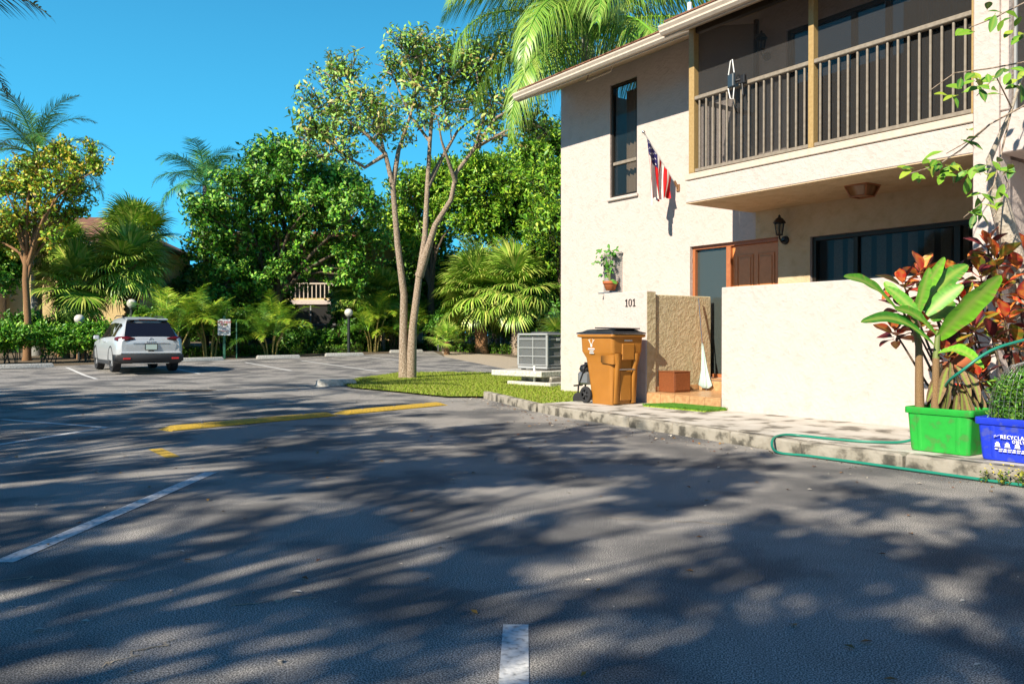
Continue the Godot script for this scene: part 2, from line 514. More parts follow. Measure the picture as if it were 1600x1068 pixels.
func palm(called: String, label: String, x: float, z: float, y0: float, h: float, tr: float, bark: Material, fronds: Array, n: int, lo: float, hi: float, s0: float, s1: float, lean := Vector3.ZERO, rough := 0.0, group := "", shaft: Material = null) -> Node3D:
	var t := thing(called, label, "palm tree", at(x, z), group)
	t.position.y += y0
	var m := MB.new()
	var pts := []
	var rs := []
	for i in 15:
		var k := i / 14.0
		pts.append(Vector3(0, h * k - .1, 0) + lean * pow(k, 1.4))
		rs.append(tr * (1.25 - .35 * k + (.25 if i == 0 else 0.0)) * (1.0 + rng.randf_range(-rough, rough)))
	m.tube(pts, rs, 10, true)
	if rough > 0.0:
		for i in int(h * 34):   # old leaf bases
			var k := rng.randf()
			var a := rng.randf() * TAU
			var c: Vector3 = Vector3(0, h * k - .1, 0) + lean * pow(k, 1.4)
			var d := Vector3(cos(a), .9, sin(a)).normalized()
			m.bar(c + Vector3(cos(a), 0, sin(a)) * tr * .85, c + Vector3(cos(a), 0, sin(a)) * tr * .85 + d * rng.randf_range(.12, .24), .07, .03)
	part(t, "trunk", m, bark)
	var top := Vector3(0, h - .1, 0) + lean
	if shaft: part(t, "crownshaft", MB.new().tube([top - Vector3(0, .1, 0), top + Vector3(0, .5, 0), top + Vector3(0, 1.0, 0)], [tr * .95, tr * 1.05, tr * .5], 10), shaft)
	if shaft: top.y += .9
	for i in n:
		var a := i * 2.39996 + rng.randf_range(-.2, .2)
		var k := float(i) / maxf(n - 1, 1)
		var el := lerpf(hi, lo, k) + rng.randf_range(-.08, .08)
		var s := rng.randf_range(s0, s1)
		var b := Basis(Vector3.UP, a) * Basis(Vector3(0, 0, 1), el) * Basis(Vector3(1, 0, 0), rng.randf_range(-.3, .3))
		part(t, "frond", fronds[rng.randi() % fronds.size()], M.frond, Transform3D(b.scaled_local(Vector3(s, s, s)), top))
	return t

# ------------------------------------------------------------------ ground
func sheet(poly: Array, lift: float) -> MB:   # poly of [x, z ahead]; follows the slope of the lot
	var m := MB.new()
	var pp := PackedVector2Array()
	for p in poly: pp.push_back(Vector2(p[0], p[1]))
	for band in [[-700.0, 24.0], [24.0, 64.0], [64.0, 900.0]]:
		var rect := PackedVector2Array([Vector2(-900, band[0]), Vector2(900, band[0]), Vector2(900, band[1]), Vector2(-900, band[1])])
		for q in Geometry2D.intersect_polygons(pp, rect):
			var ids := Geometry2D.triangulate_polygon(q)
			for i in range(0, ids.size(), 3):
				var a: Vector2 = q[ids[i]]
				var b: Vector2 = q[ids[i + 1]]
				var d: Vector2 = q[ids[i + 2]]
				if (b - a).cross(d - a) < 0:
					var t := b; b = d; d = t
				m.tri(Vector3(a.x, gh(a.y) + lift, -a.y), Vector3(b.x, gh(b.y) + lift, -b.y), Vector3(d.x, gh(d.y) + lift, -d.y))
	return m

func strip(a: Array, b: Array, w: float, lift := .004) -> MB:   # a painted line from a to b
	var d := Vector2(b[0] - a[0], b[1] - a[1]).normalized()
	var s := Vector2(-d.y, d.x) * w * .5
	return sheet([[a[0] + s.x, a[1] + s.y], [b[0] + s.x, b[1] + s.y], [b[0] - s.x, b[1] - s.y], [a[0] - s.x, a[1] - s.y]], lift)

func wb(x: float, z: float) -> Array:   # frame B to [x, z ahead]
	var p := TB * Vector3(x, 0, z)
	return [p.x, -p.z]

func ground() -> void:
	structure("ground", sheet([[-400, -300], [400, -300], [400, 500], [-400, 500]], -.03), M.soil)
	var lot := [[-60, -40], [40, -40], [40, 8], [9, 24], [.4, 25.2], [-.2, 27.0], [-2.9, 35.6], [-4.0, 41.8], [-6.6, 38.0], [-8.4, 36.0], [-11.2, 34.0], [-12.8, 31.9], [-16.2, 28.2], [-20, 24.5], [-60, 18]]
	structure("parking_lot", sheet(lot, 0.0), M.asphalt)
	structure("sand_strip", sheet([[-2.9, 35.7], [-.2, 27.1], [.4, 25.3], [9, 24.1], [9, 29], [1.5, 31], [-.5, 37], [-3.6, 42]], -.01), M.sand)
	# painted lines
	for l in [[[-2.58, 4.17], [-2.53, 6.93], .11], [[-.03, .6], [0.015, 3.27], .1], [[-7.02, 11.32], [-5.07, 10.3], .1], [[-5.6, 7.7], [-5.07, 10.3], .1], [[-14.97, 27.74], [-10.99, 21.82], .1], [[-11.0, 27.03], [-9.27, 24.51], .1], [[-10.03, 31.0], [-6.96, 26.02], .1], [[-8.3, 32.45], [-4.18, 25.71], .1], [[-6.4, 35.6], [-3.6, 31.2], .1]]:
		structure("painted_line", strip(l[0], l[1], l[2]), M.paint)
	structure("painted_dash", strip([-3.62, 8.36], [-3.2, 7.78], .13), M.yellow)
	# hairline cracks worn pale in the asphalt
	for l in [[-2.5, 3.9, -1.8, 3.86], [-1.42, 2.85, -1.3, 3.1], [-1.2, 3.5, -.9, 3.62], [1.0, 9.6, 2.2, 9.9], [-.5, 13.6, .4, 12.6], [.2, 13.9, .7, 12.9], [.6, 5.2, 1.3, 5.0]]:
		var p := Vector2(l[0], l[1])
		var cm := MB.new()
		for k in 14:
			var q := Vector2(l[0], l[1]).lerp(Vector2(l[2], l[3]), (k + 1) / 14.0) + Vector2(rng.randfn(), rng.randfn()) * .018
			var sd := (q - p).orthogonal().normalized() * rng.randf_range(.002, .006)
			cm.quad(Vector3(p.x - sd.x, .003, -(p.y - sd.y)), Vector3(p.x + sd.x, .003, -(p.y + sd.y)), Vector3(q.x + sd.x, .003, -(q.y + sd.y)), Vector3(q.x - sd.x, .003, -(q.y - sd.y)))
			p = q
		structure("asphalt_crack", cm, M.sand)
	# yellow speed bump in two lengths
	for s in [[[-4.23, 10.0], [-2.6, 11.95], "worn yellow speed bump length nearer the camera in shade"], [[-2.52, 12.05], [-1.17, 13.74], "brighter yellow speed bump length nearer the grass island"]]:
		var a := Vector3(s[0][0], 0, -s[0][1])
		var b := Vector3(s[1][0], 0, -s[1][1])
		var d := (b - a).normalized()
		var sd := d.cross(Vector3.UP)
		var rings := []
		for e in [[0.0, .15], [.12, 1.0], [(b - a).length() - .12, 1.0], [(b - a).length(), .15]]:
			var r := []
			for k in 9:
				var an: float = PI * k / 8.0
				r.append(a + d * e[0] + sd * cos(an) * .17 + Vector3(0, sin(an) * .055 * e[1] - .004, 0))
			rings.append(r)
		var t := thing("speed_bump", s[2], "speed bump", Transform3D(), "speed bump lengths across the driveway")
		part(t, "hump", MB.new().loft(rings), M.yellow)
		for k in 3: part(t, "bolt", MB.new().lathe(a.lerp(b, .2 + .3 * k) + Vector3(0, .048, 0), [[.0, .012], [.016, .01], [.02, 0.0]], 8), M.steel)
	# drain grate
	var dg := thing("drain_grate", "rusty drain slot flush in the sunlit driveway", "drain", at(-7.0, 17.25))
	part(dg, "frame", MB.new().bx(Vector3(-.75, -.05, -.22), Vector3(.75, .006, .22)), M.darkbark)
	var gs := MB.new()
	for k in 14: gs.bx(Vector3(-.68 + k * .1, -.02, -.18), Vector3(-.63 + k * .1, .012, .18))
	part(dg, "grate", gs, M.plastic)
	# townhouse walk: slab with its kerb
	var kp := [[-2.3, 1.42], [-1.64, 1.58], [.82, 1.81], [2.72, 2.05], [9, 2.08]]
	var slab := PackedVector2Array([Vector2(-2.3, -.02), Vector2(9, -.02)])
	for i in range(kp.size() - 1, -1, -1): slab.push_back(Vector2(kp[i][0], kp[i][1] - .16))
	var walk := structure("concrete_walk", MB.new().prism(slab, -.05, .13), M.concrete, TB)
	for i in kp.size() - 1:   # kerb stones along the edge of the walk
		var a := Vector3(kp[i][0], 0, kp[i][1])
		var b := Vector3(kp[i + 1][0], 0, kp[i + 1][1])
		var n := int(ceil((b - a).length() / 1.1))
		for k in n:
			var p := a.lerp(b, float(k) / n)
			var q := a.lerp(b, float(k + 1) / n - .004)
			var m := MB.new()
			m.bar(p + Vector3(0, .0, -.08), q + Vector3(0, .0, -.08), .158, .262 + rng.randf_range(-.006, .004), .02)
			part(walk, "kerb_stone", m, M.kerb)
	# timber-like edging left of the walk and the lawn behind it
	var ed := [[-5.03, .55], [-3.6, .98], [-2.32, 1.40]]
	for i in 2:
		var et := thing("lawn_edging", ["weathered grey lawn edging length at its far tip", "weathered grey lawn edging length touching the concrete walk"][i], "edging", TB, "lawn edging")
		var m := MB.new()
		m.bar(Vector3(ed[i][0], .03, ed[i][1]), Vector3(ed[i + 1][0], .03, ed[i + 1][1]), .11, .2, .015)
		part(et, "beam", m, M.kerb)
	var lawn := [wb(-5.05, .5), wb(-3.6, .93), wb(-2.3, 1.34), wb(-2.3, -1.5), wb(-5.4, -1.5), wb(-5.4, -6), [-.2, 24.4], [-2.1, 24.8], [-3.4, 24.5], [-4.0, 21.5], [-4.05, 19.6], [-3.5, 17.9], [-2.6, 16.9], [-1.2, 15.2]]
	structure("lawn", sheet(lawn, .035), M.turfbase)
	grass("grass", "short sunlit lawn grass on the island and beside the trash cart", lawn, 17000, .035, .034)
	var cs := thing("kerb_end", "short rounded concrete kerb end at tip of the grass island", "kerb", at(-4.0, 18.9, .5))
	part(cs, "stone", MB.new().loft([[Vector3(-.45, -.05, .12), Vector3(.45, -.05, .12), Vector3(.5, -.05, -.1), Vector3(-.5, -.05, -.1)], [Vector3(-.44, .13, .1), Vector3(.4, .12, .1), Vector3(.45, .12, -.09), Vector3(-.46, .13, -.09)], [Vector3(-.4, .16, .06), Vector3(.34, .14, .06), Vector3(.38, .14, -.06), Vector3(-.42, .16, -.06)]]), M.pale)
	# wheel stops
	var stops := [[-16.2, 27.3, "leftmost wheel stop beside the hedge"], [-12.05, 31.9, "wheel stop right beside the parked white car"], [-9.6, 33.9, "wheel stop under the broad dark green tree"], [-7.35, 36.2, "wheel stop in front of the screened porch lamp"], [-5.1, 39.8, "farthest wheel stop near the twin-trunk tree"]]
	var wm := MB.new()
	wm.loft([[Vector3(-.95, 0, .1), Vector3(.95, 0, .1), Vector3(.95, 0, -.1), Vector3(-.95, 0, -.1)], [Vector3(-.93, .1, .08), Vector3(.93, .1, .08), Vector3(.93, .1, -.08), Vector3(-.93, .1, -.08)], [Vector3(-.9, .14, .045), Vector3(.9, .14, .045), Vector3(.9, .14, -.045), Vector3(-.9, .14, -.045)]])
	var wmesh := wm.mesh()
	for i in stops.size():
		var s: Array = stops[i]
		var t := thing("wheel_stop", "pale concrete " + s[2], "wheel stop", at(s[0], s[1], .88 if i < 2 else .75), "wheel stops along the far stalls")
		t.position.y += .01
		part(t, "stop", wmesh, M.pale)
	# leaf litter
	var lm := MB.new()
	lm.col = Color(.30, .13, .03); leaf_quad(lm, Vector3(-.03, .006, 0), Vector3(1, .1, 0).normalized(), Vector3.UP, .07, .035)
	var xs := []
	var cl := []
	for i in 1500:
		var p: Array = wb(rng.randf_range(-6, 5), 1.9 + absf(rng.randfn()) * .35) if i < 420 else [rng.randf_range(-9, 5), rng.randf_range(2.5, 20)]
		if i < 420:
			var q := TB.affine_inverse() * Vector3(p[0], 0, -p[1])
			if q.x < -1.6: p = wb(q.x, lerpf(.6, 1.6, (q.x + 5) / 3.4) + absf(rng.randfn()) * .2 + .1)
		xs.append(Transform3D(Basis(Vector3.UP, rng.randf() * TAU).rotated(Vector3(1, 0, 0), rng.randf_range(-.3, .3)).scaled(Vector3.ONE * rng.randf_range(.2, .8) * (1.0 if i % 3 else .5)), Vector3(p[0], gh(p[1]) + .004, -p[1])))
		cl.append([Color(1, 1, 1), Color(1.3, 1.5, 1.2), Color(.7, .5, .5), Color(2.0, 4.0, 15.0), Color(2.2, 4.6, 18.0)][rng.randi() % 5])
	var li := scatter(self, numbered("leaf_litter"), lm.mesh(), M.dry, xs, cl)
	li.set_meta("label", "scattered fallen leaves along the kerb and on asphalt"); li.set_meta("category", "leaves")

func grass(called: String, label: String, poly: Array, n: int, y: float, h: float) -> void:
	var pp := PackedVector2Array()
	var lo := Vector2(1e9, 1e9)
	var hi := -lo
	for p in poly:
		var q := Vector2(p[0], p[1])
		pp.push_back(q); lo = lo.min(q); hi = hi.max(q)
	var m := MB.new()
	for i in 9:
		var a := rng.randf() * TAU
		var b := Vector3(rng.randf_range(-.06, .06), 0, rng.randf_range(-.06, .06))
		var d := Vector3(cos(a), 0, sin(a))
		m.col = [Color(.26, .46, .03), Color(.36, .54, .04), Color(.44, .50, .07), Color(.20, .40, .03), Color(.40, .40, .10)][rng.randi() % 5]
		var s := d.cross(Vector3.UP) * .006
		var k := m.vert(b - s, Vector3.UP); m.vert(b + s, Vector3.UP); m.vert(b + d * h * .4 + Vector3(0, h * rng.randf_range(.6, 1.2), 0), Vector3.UP)
		m.tri_i(k, k + 1, k + 2)
	var xs := []
	while xs.size() < n:
		var q := Vector2(rng.randf_range(lo.x, hi.x), rng.randf_range(lo.y, hi.y))
		if Geometry2D.is_point_in_polygon(q, pp):
			xs.append(Transform3D(Basis(Vector3.UP, rng.randf() * TAU).scaled(Vector3.ONE * rng.randf_range(.7, 1.3)), Vector3(q.x, y + gh(q.y), -q.y)))
	var o := scatter(self, numbered(called), m.mesh(), M.grassm, xs)
	o.set_meta("label", label); o.set_meta("category", "grass")

# ------------------------------------------------------------------ townhouse
func holed(x0: float, x1: float, y0: float, y1: float, holes: Array, zf: float, th: float) -> MB:   # a wall facing +z with rectangular openings [x0,x1,y0,y1]
	var xs := [x0, x1]
	var ys := [y0, y1]
	for h in holes:
		xs.append_array([h[0], h[1]]); ys.append_array([h[2], h[3]])
	xs.sort(); ys.sort()
	var m := MB.new()
	var solid := func(i: int, j: int) -> bool:
		if i < 0 or j < 0 or i >= xs.size() - 1 or j >= ys.size() - 1: return false
		var cx: float = (xs[i] + xs[i + 1]) * .5
		var cy: float = (ys[j] + ys[j + 1]) * .5
		for h in holes:
			if cx > h[0] and cx < h[1] and cy > h[2] and cy < h[3]: return false
		return true
	var zb := zf - th
	for i in xs.size() - 1:
		for j in ys.size() - 1:
			if xs[i + 1] - xs[i] < 1e-5 or ys[j + 1] - ys[j] < 1e-5 or not solid.call(i, j): continue
			var a: float = xs[i]
			var b: float = xs[i + 1]
			var c: float = ys[j]
			var d: float = ys[j + 1]
			m.quad(Vector3(a, c, zf), Vector3(b, c, zf), Vector3(b, d, zf), Vector3(a, d, zf))
			m.quad(Vector3(b, c, zb), Vector3(a, c, zb), Vector3(a, d, zb), Vector3(b, d, zb))
			if not solid.call(i - 1, j): m.quad(Vector3(a, c, zb), Vector3(a, c, zf), Vector3(a, d, zf), Vector3(a, d, zb))
			if not solid.call(i + 1, j): m.quad(Vector3(b, c, zf), Vector3(b, c, zb), Vector3(b, d, zb), Vector3(b, d, zf))
			if not solid.call(i, j - 1): m.quad(Vector3(a, c, zb), Vector3(b, c, zb), Vector3(b, c, zf), Vector3(a, c, zf))
			if not solid.call(i, j + 1): m.quad(Vector3(a, d, zf), Vector3(b, d, zf), Vector3(b, d, zb), Vector3(a, d, zb))
	return m

func frame4(x0: float, x1: float, y0: float, y1: float, z: float, w: float, d: float) -> MB:
	var m := MB.new()
	m.bx(Vector3(x0, y0, z - d), Vector3(x0 + w, y1, z), .004)
	m.bx(Vector3(x1 - w, y0, z - d), Vector3(x1, y1, z), .004)
	m.bx(Vector3(x0 + w, y0, z - d + .002), Vector3(x1 - w, y0 + w, z - .002), .004)
	m.bx(Vector3(x0 + w, y1 - w, z - d + .002), Vector3(x1 - w, y1, z - .002), .004)
	return m

func lantern(parent: Node, p: Vector3) -> void:
	var l := empty(parent, "wall_lantern", Transform3D(Basis(), p))
	part(l, "bracket", MB.new().lathe(Vector3(0, -.16, .02), [[0, .02], [.06, .015], [.065, -.015], [0, -.02]], 12, Basis(Vector3(1, 0, 0), PI / 2)).tube([Vector3(0, -.16, .02), Vector3(0, -.19, .10), Vector3(0, -.13, .15), Vector3(0, -.10, .15)], [.014, .014, .014, .012], 6), M.black)
	var c := MB.new()
	c.lathe(Vector3(0, -.1, .15), [[0, 0], [.05, .0], [.055, .015], [.045, .02]], 8)
	for k in 6:
		var a := TAU * k / 6
		c.bar(Vector3(cos(a) * .045, -.085, .15 + sin(a) * .045), Vector3(cos(a) * .075, .09, .15 + sin(a) * .075), .008, .008)
	part(l, "cage", c, M.black)
	part(l, "glass", MB.new().lathe(Vector3(0, -.08, .15), [[.038, 0], [.066, .17]], 8), M.glass)
	part(l, "cap", MB.new().lathe(Vector3(0, .09, .15), [[.09, -.01], [.09, .005], [.05, .06], [.02, .075], [.018, .1], [0, .12]], 8), M.black)

func townhouse() -> void:
	var h := thing("townhouse", "cream stucco two storey townhouse with screened balcony and orange door", "building", TB)
	var Z := -1.48
	# front wall with its openings
	var holes := [[-3.92, -3.2, 3.70, 5.80], [-1.935, -.18, .47, 2.63], [.37, 3.28, 1.25, 2.57], [-.05, 3.1, 3.42, 5.66]]
	part(h, "front_wall", holed(-5.38, 8.0, -.1, 6.10, holes, Z, .2), M.stucco)
	part(h, "side_wall", MB.new().bx(Vector3(-5.378, -.1, Z - 9.0), Vector3(-5.18, 6.1, Z - .202)), M.stucco)
	part(h, "rear_wall", MB.new().bx(Vector3(-5.376, -.1, Z - 9.2), Vector3(8.0, 6.1, Z - 9.002)), M.stucco)
	part(h, "party_wall", MB.new().bx(Vector3(7.8, -.1, Z - 9.0), Vector3(8.0, 6.1, Z - .204)), M.stucco)
	part(h, "partition", MB.new().bx(Vector3(-5.17, .05, Z - 3.4), Vector3(7.79, 6.0, Z - 3.3)), M.room)
	part(h, "upper_floor", MB.new().bx(Vector3(-5.17, 3.06, Z - 8.9), Vector3(7.79, 3.30, Z - .21)), M.room)
	part(h, "ground_floor", MB.new().bx(Vector3(-5.17, .0, Z - 8.9), Vector3(7.79, .3, Z - .21)), M.room)
	# roof: two lengths of eave, the right one reaching farther out over the balcony
	var sl := .39
	for e in [[-5.40, -.622, -.45], [-.62, 8.1, .44]]:
		var y: float = 5.69 + (-.45 - e[2]) * sl
		var yr: float = y + (e[2] + 6.2) * sl
		var m := MB.new()
		var pr := [Vector2(e[2], y), Vector2(e[2], y + .2), Vector2(-6.2, yr + .2), Vector2(-6.2, yr)]
		var r0 := []
		var r1 := []
		for q in pr:
			r0.append(Vector3(e[0], q.y, q.x)); r1.append(Vector3(e[1], q.y, q.x))
		m.quad(r0[0], r1[0], r1[1], r0[1]); m.quad(r0[1], r1[1], r1[2], r0[2]); m.quad(r1[0], r0[0], r0[3], r1[3])
		m.quad(r0[3], r0[0], r0[1], r0[2]); m.quad(r1[0], r1[3], r1[2], r1[1])
		var rf := part(h, "roof", m, M.soffit)
		# covering, with the drip edge standing proud
		var cv := MB.new()
		cv.quad(Vector3(e[0] - .02, y + .212, e[2] + .03), Vector3(e[1], y + .212, e[2] + .03), Vector3(e[1], yr + .215, -6.2), Vector3(e[0] - .02, yr + .215, -6.2))
		cv.quad(Vector3(e[0] - .02, y + .19, e[2] + .03), Vector3(e[1], y + .19, e[2] + .03), Vector3(e[1], y + .212, e[2] + .03), Vector3(e[0] - .02, y + .212, e[2] + .03))
		part(rf, "covering", cv, M.roof)
		var fa := MB.new()
		fa.bx(Vector3(e[0] - .01, y - .03, e[2] + .002), Vector3(e[1], y + .17, e[2] + .025), .005)
		part(rf, "fascia_board", fa, M.trim)
		# gutter: an ogee channel
		var gp := [[.03, .0], [.085, .0], [.12, .035], [.118, .06], [.145, .10], [.145, .125], [.132, .125], [.128, .10], [.03, .02]]
		var gm := MB.new()
		var ga := []
		var gb := []
		for q in gp:
			ga.append(Vector3(e[0] - .01, y - .01 + q[1], e[2] + q[0])); gb.append(Vector3(e[1] - .005, y - .01 + q[1], e[2] + q[0]))
		for k in gp.size() - 1: gm.quad(ga[k], gb[k], gb[k + 1], ga[k + 1])
		gm.quad(ga[0], ga[2], ga[4], ga[8]); gm.quad(ga[8], ga[4], ga[5], ga[7])
		gm.quad(gb[2], gb[0], gb[8], gb[4])
		part(rf, "gutter", gm, M.trim)
	part(h, "rear_roof", MB.new().bx(Vector3(-5.38, 6.12, -10.7), Vector3(8.0, 6.3, -6.21)), M.soffit)
	part(h, "vent_pipe", MB.new().tube([Vector3(-1.14, 5.85, -.6), Vector3(-1.14, 6.22, -.6)], [.035, .035], 10), M.white)
	var dm := MB.new()
	for k in 60:
		m_leaf(dm, Vector3(rng.randf_range(-4.2, -1.6), 5.83 + rng.randf() * .02, -.34 + rng.randf() * .02), .06)
	part(h, "gutter_leaves", dm, M.dry).set_meta("kind", "stuff")
	part(h, "soffit_hook", MB.new().tube([Vector3(-3.72, 5.83, -.78), Vector3(-3.72, 5.70, -.74), Vector3(-3.1, 5.72, -.76), Vector3(-3.08, 5.86, -.79)], [.014, .014, .014, .01], 6), M.trim)
	# tall upstairs window
	var w1 := empty(h, "window")
	part(w1, "frame", frame4(-3.918, -3.202, 3.702, 5.798, Z - .03, .05, .08), M.bronze)
	part(w1, "transom_bar", MB.new().bx(Vector3(-3.868, 4.30, Z - .10), Vector3(-3.252, 4.36, Z - .028), .006), M.rail)
	part(w1, "pane", MB.new().bx(Vector3(-3.868, 4.36, Z - .075), Vector3(-3.252, 5.748, Z - .069)), M.glass)
	part(w1, "pane", MB.new().bx(Vector3(-3.868, 3.752, Z - .065), Vector3(-3.252, 4.30, Z - .059)), M.glass)
	part(w1, "sill", MB.new().bx(Vector3(-3.96, 3.64, Z + .002), Vector3(-3.16, 3.70, Z + .05), .012), M.stucco)
	part(w1, "curtain", curtain(-3.8, -3.3, 3.75, 5.7, Z - .28), M.curtain)
	# balcony
	var b := empty(h, "balcony")
	part(b, "slab", MB.new().bx(Vector3(-.66, 3.05, Z + .002), Vector3(3.345, 3.36, 0.0), .01), M.stucco)
	part(b, "ledge", MB.new().bx(Vector3(-.67, 3.372, Z + .004), Vector3(3.345, 3.46, .012), .008), M.trim)
	var rails := [[-.50, 1.365], [1.44, 3.32]]
	for r in rails:
		part(b, "top_rail", MB.new().bx(Vector3(r[0], 4.49, -.075), Vector3(r[1], 4.545, .0), .008), M.rail)
		part(b, "bottom_rail", MB.new().bx(Vector3(r[0], 3.475, -.06), Vector3(r[1], 3.52, -.015), .005), M.rail)
	part(b, "top_rail", MB.new().bx(Vector3(-.6, 4.49, Z + .01), Vector3(-.54, 4.545, -.105), .008), M.rail)
	part(b, "bottom_rail", MB.new().bx(Vector3(-.59, 3.475, Z + .01), Vector3(-.55, 3.52, -.105), .005), M.rail)
	var bal := MB.new().box(Vector3(0, 0, 0), Vector3(.024, .97, .024), .004).mesh()
	for r in rails:
		var n := 15
		for k in n: part(b, "baluster", bal, M.rail, Transform3D(Basis(), Vector3(lerpf(r[0], r[1], (k + .6) / (n + .2)), 4.005, -.035)))
	for k in 11: part(b, "baluster", bal, M.rail, Transform3D(Basis(), Vector3(-.57, 4.005, Z + .12 + k * .118)))
	for p in [-.60, 1.365, 3.322]:
		part(b, "post", MB.new().bx(Vector3(p, 3.462, -.10), Vector3(p + (.1 if p < 0 else .075 if p < 3 else .022), 5.565, .004), .006), M.ochre)
	part(b, "head_beam", MB.new().bx(Vector3(-.49, 5.44, -.095), Vector3(3.31, 5.56, -.015), .006), M.bronze)
	part(b, "side_post", MB.new().bx(Vector3(-.6, 3.462, Z + .004), Vector3(-.54, 5.97, Z + .06), .006), M.bronze)
	for s in [[-.499, 1.364], [1.441, 3.321]]:
		var q := MB.new()
		q.quad(Vector3(s[0], 3.463, -.088), Vector3(s[1], 3.463, -.088), Vector3(s[1], 5.439, -.088), Vector3(s[0], 5.439, -.088))
		part(b, "insect_screen", q, M.screen)
	var qs := MB.new()
	qs.quad(Vector3(-.535, 3.463, -.101), Vector3(-.535, 3.463, Z + .061), Vector3(-.535, 5.9, Z + .061), Vector3(-.535, 5.56, -.101))
	part(b, "insect_screen", qs, M.screen)
	# upstairs sliding door and lantern behind the screen
	var sd := empty(h, "sliding_door")
	part(sd, "frame", frame4(-.048, 3.098, 3.462, 5.658, Z - .03, .06, .1), M.bronze)
	for k in 3:
		part(sd, "stile", MB.new().bx(Vector3(.98 + k * .5 * (1 if k else 0), 3.522, Z - .1), Vector3(1.05 + k * .5 * (1 if k else 0), 5.598, Z - .034)), M.bronze)
	part(sd, "pane", MB.new().bx(Vector3(.012, 3.522, Z - .082), Vector3(3.038, 5.598, Z - .076)), M.darkglass)
	part(sd, "curtain", curtain(1.6, 3.0, 3.5, 5.6, Z - .3), M.curtain)
	lantern(h, Vector3(-.38, 5.52, Z))
	# porch under the balcony: door, sidelight, window, lantern, ceiling lamp
	lantern(h, Vector3(-.05, 2.72, Z))
	part(h, "porch_wall_shade", holed(-.59, 3.345, .29, 3.048, [[-.592, -.178, .28, 2.632], [.368, 3.282, 1.248, 2.572]], Z + .006, .005), M.tan)  # thin layer added over the front wall, coloured with the warm porch shade
	part(b, "soffit", MB.new().bx(Vector3(-.655, 3.040, Z + .008), Vector3(3.34, 3.049, -.006)), M.tan)  # board added below the slab; its tan holds the warm shade tone
	var d := empty(h, "front_door")
	part(d, "frame", frame4(-1.933, -.182, .472, 2.628, Z - .06, .055, .1), M.doorframe)
	part(d, "mullion", MB.new().bx(Vector3(-1.22, .527, Z - .155), Vector3(-1.13, 2.573, Z - .055), .006), M.doorframe)
	part(d, "sidelight", MB.new().bx(Vector3(-1.875, .53, Z - .13), Vector3(-1.222, 2.57, Z - .12)), M.frost)
	var lf := part(d, "leaf", MB.new().bx(Vector3(-1.128, .53, Z - .145), Vector3(-.24, 2.57, Z - .105), .004), M.door)
	for q in [[-1.04, -.72, 1.86, 2.42], [-.64, -.32, 1.86, 2.42], [-1.04, -.72, 1.02, 1.74], [-.64, -.32, 1.02, 1.74], [-1.04, -.72, .64, .92], [-.64, -.32, .64, .92]]:
		part(lf, "raised_panel", frame4(q[0], q[1], q[2], q[3], Z - .092, .022, .014), M.door)
		part(lf, "raised_panel", MB.new().bx(Vector3(q[0] + .05, q[2] + .05, Z - .106), Vector3(q[1] - .05, q[3] - .05, Z - .094), .009), M.door)
	part(lf, "knob", MB.new().lathe(Vector3(-1.07, 1.45, Z - .105), [[.0, .07], [.025, .06], [.028, .04], [.012, .02], [.03, .0]], 12, Basis(Vector3(1, 0, 0), PI / 2)), M.steel)
	var gw := empty(h, "window")
	part(gw, "frame", frame4(.372, 3.278, 1.252, 2.568, Z - .04, .06, .1), M.bronze)
	part(gw, "stile", MB.new().bx(Vector3(1.02, 1.312, Z - .11), Vector3(1.09, 2.508, Z - .036), .004), M.bronze)
	part(gw, "stile", MB.new().bx(Vector3(2.39, 1.312, Z - .11), Vector3(2.47, 2.508, Z - .036), .004), M.bronze)
	part(gw, "pane", MB.new().bx(Vector3(.432, 1.312, Z - .095), Vector3(1.02, 2.508, Z - .089)), M.glass)
	part(gw, "pane", MB.new().bx(Vector3(1.09, 1.312, Z - .085), Vector3(2.39, 2.508, Z - .079)), M.glass)
	part(gw, "pane", MB.new().bx(Vector3(2.47, 1.312, Z - .095), Vector3(3.218, 2.508, Z - .089)), M.glass)
	for k in 12:
		var bm := MB.new()
		bm.box(Vector3(.62 + k * .22, 1.92, Z - .3), Vector3(.12, 1.24, .004), 0, Basis(Vector3.UP, .5))
		part(gw, "blind_slat", bm, M.curtain)
	var cl := empty(h, "ceiling_lamp", Transform3D(Basis(), Vector3(1.65, 3.05, -.72)))
	part(cl, "canopy", MB.new().box(Vector3(0, -.012, 0), Vector3(.32, .022, .32), .004), M.doorframe)
	var cg := MB.new()
	var r0 := []
	var r1 := []
	for q in [[-1, 1], [1, 1], [1, -1], [-1, -1]]:
		r0.append(Vector3(q[0] * .10, -.15, q[1] * .10)); r1.append(Vector3(q[0] * .145, -.026, q[1] * .145))
	cg.loft([r0, r1])
	part(cl, "glass", cg, M.amber)
	var ce := MB.new()
	for k in 4: ce.bar(r0[k] * 1.02, r1[k] * 1.02, .014, .014)
	for k in 4: ce.bar(r0[k] * 1.02, r0[(k + 1) % 4] * 1.02, .014, .014)
	part(cl, "cage", ce, M.doorframe)
	# patio wall in the front plane, and the low enclosure with the number
	part(h, "patio_wall", MB.new().bx(Vector3(0, .0, -.2), Vector3(3.345, 1.81, 0), .012), M.stucco)
	part(h, "low_wall", MB.new().bx(Vector3(-2.43, .0, -.2), Vector3(-1.45, 1.83, 0), .012), M.stucco)
	part(h, "low_wall", MB.new().bx(Vector3(-1.68, .0, Z + .004), Vector3(-1.475, 1.78, -.202), .012), M.olive)  # return wall, its half-shaded tone put into the olive
	part(h, "low_wall_end_shade", MB.new().bx(Vector3(-1.4485, .131, -.19), Vector3(-1.444, 1.818, -.012)), M.olive)  # thin sheet added to give the wall end its half-shaded colour
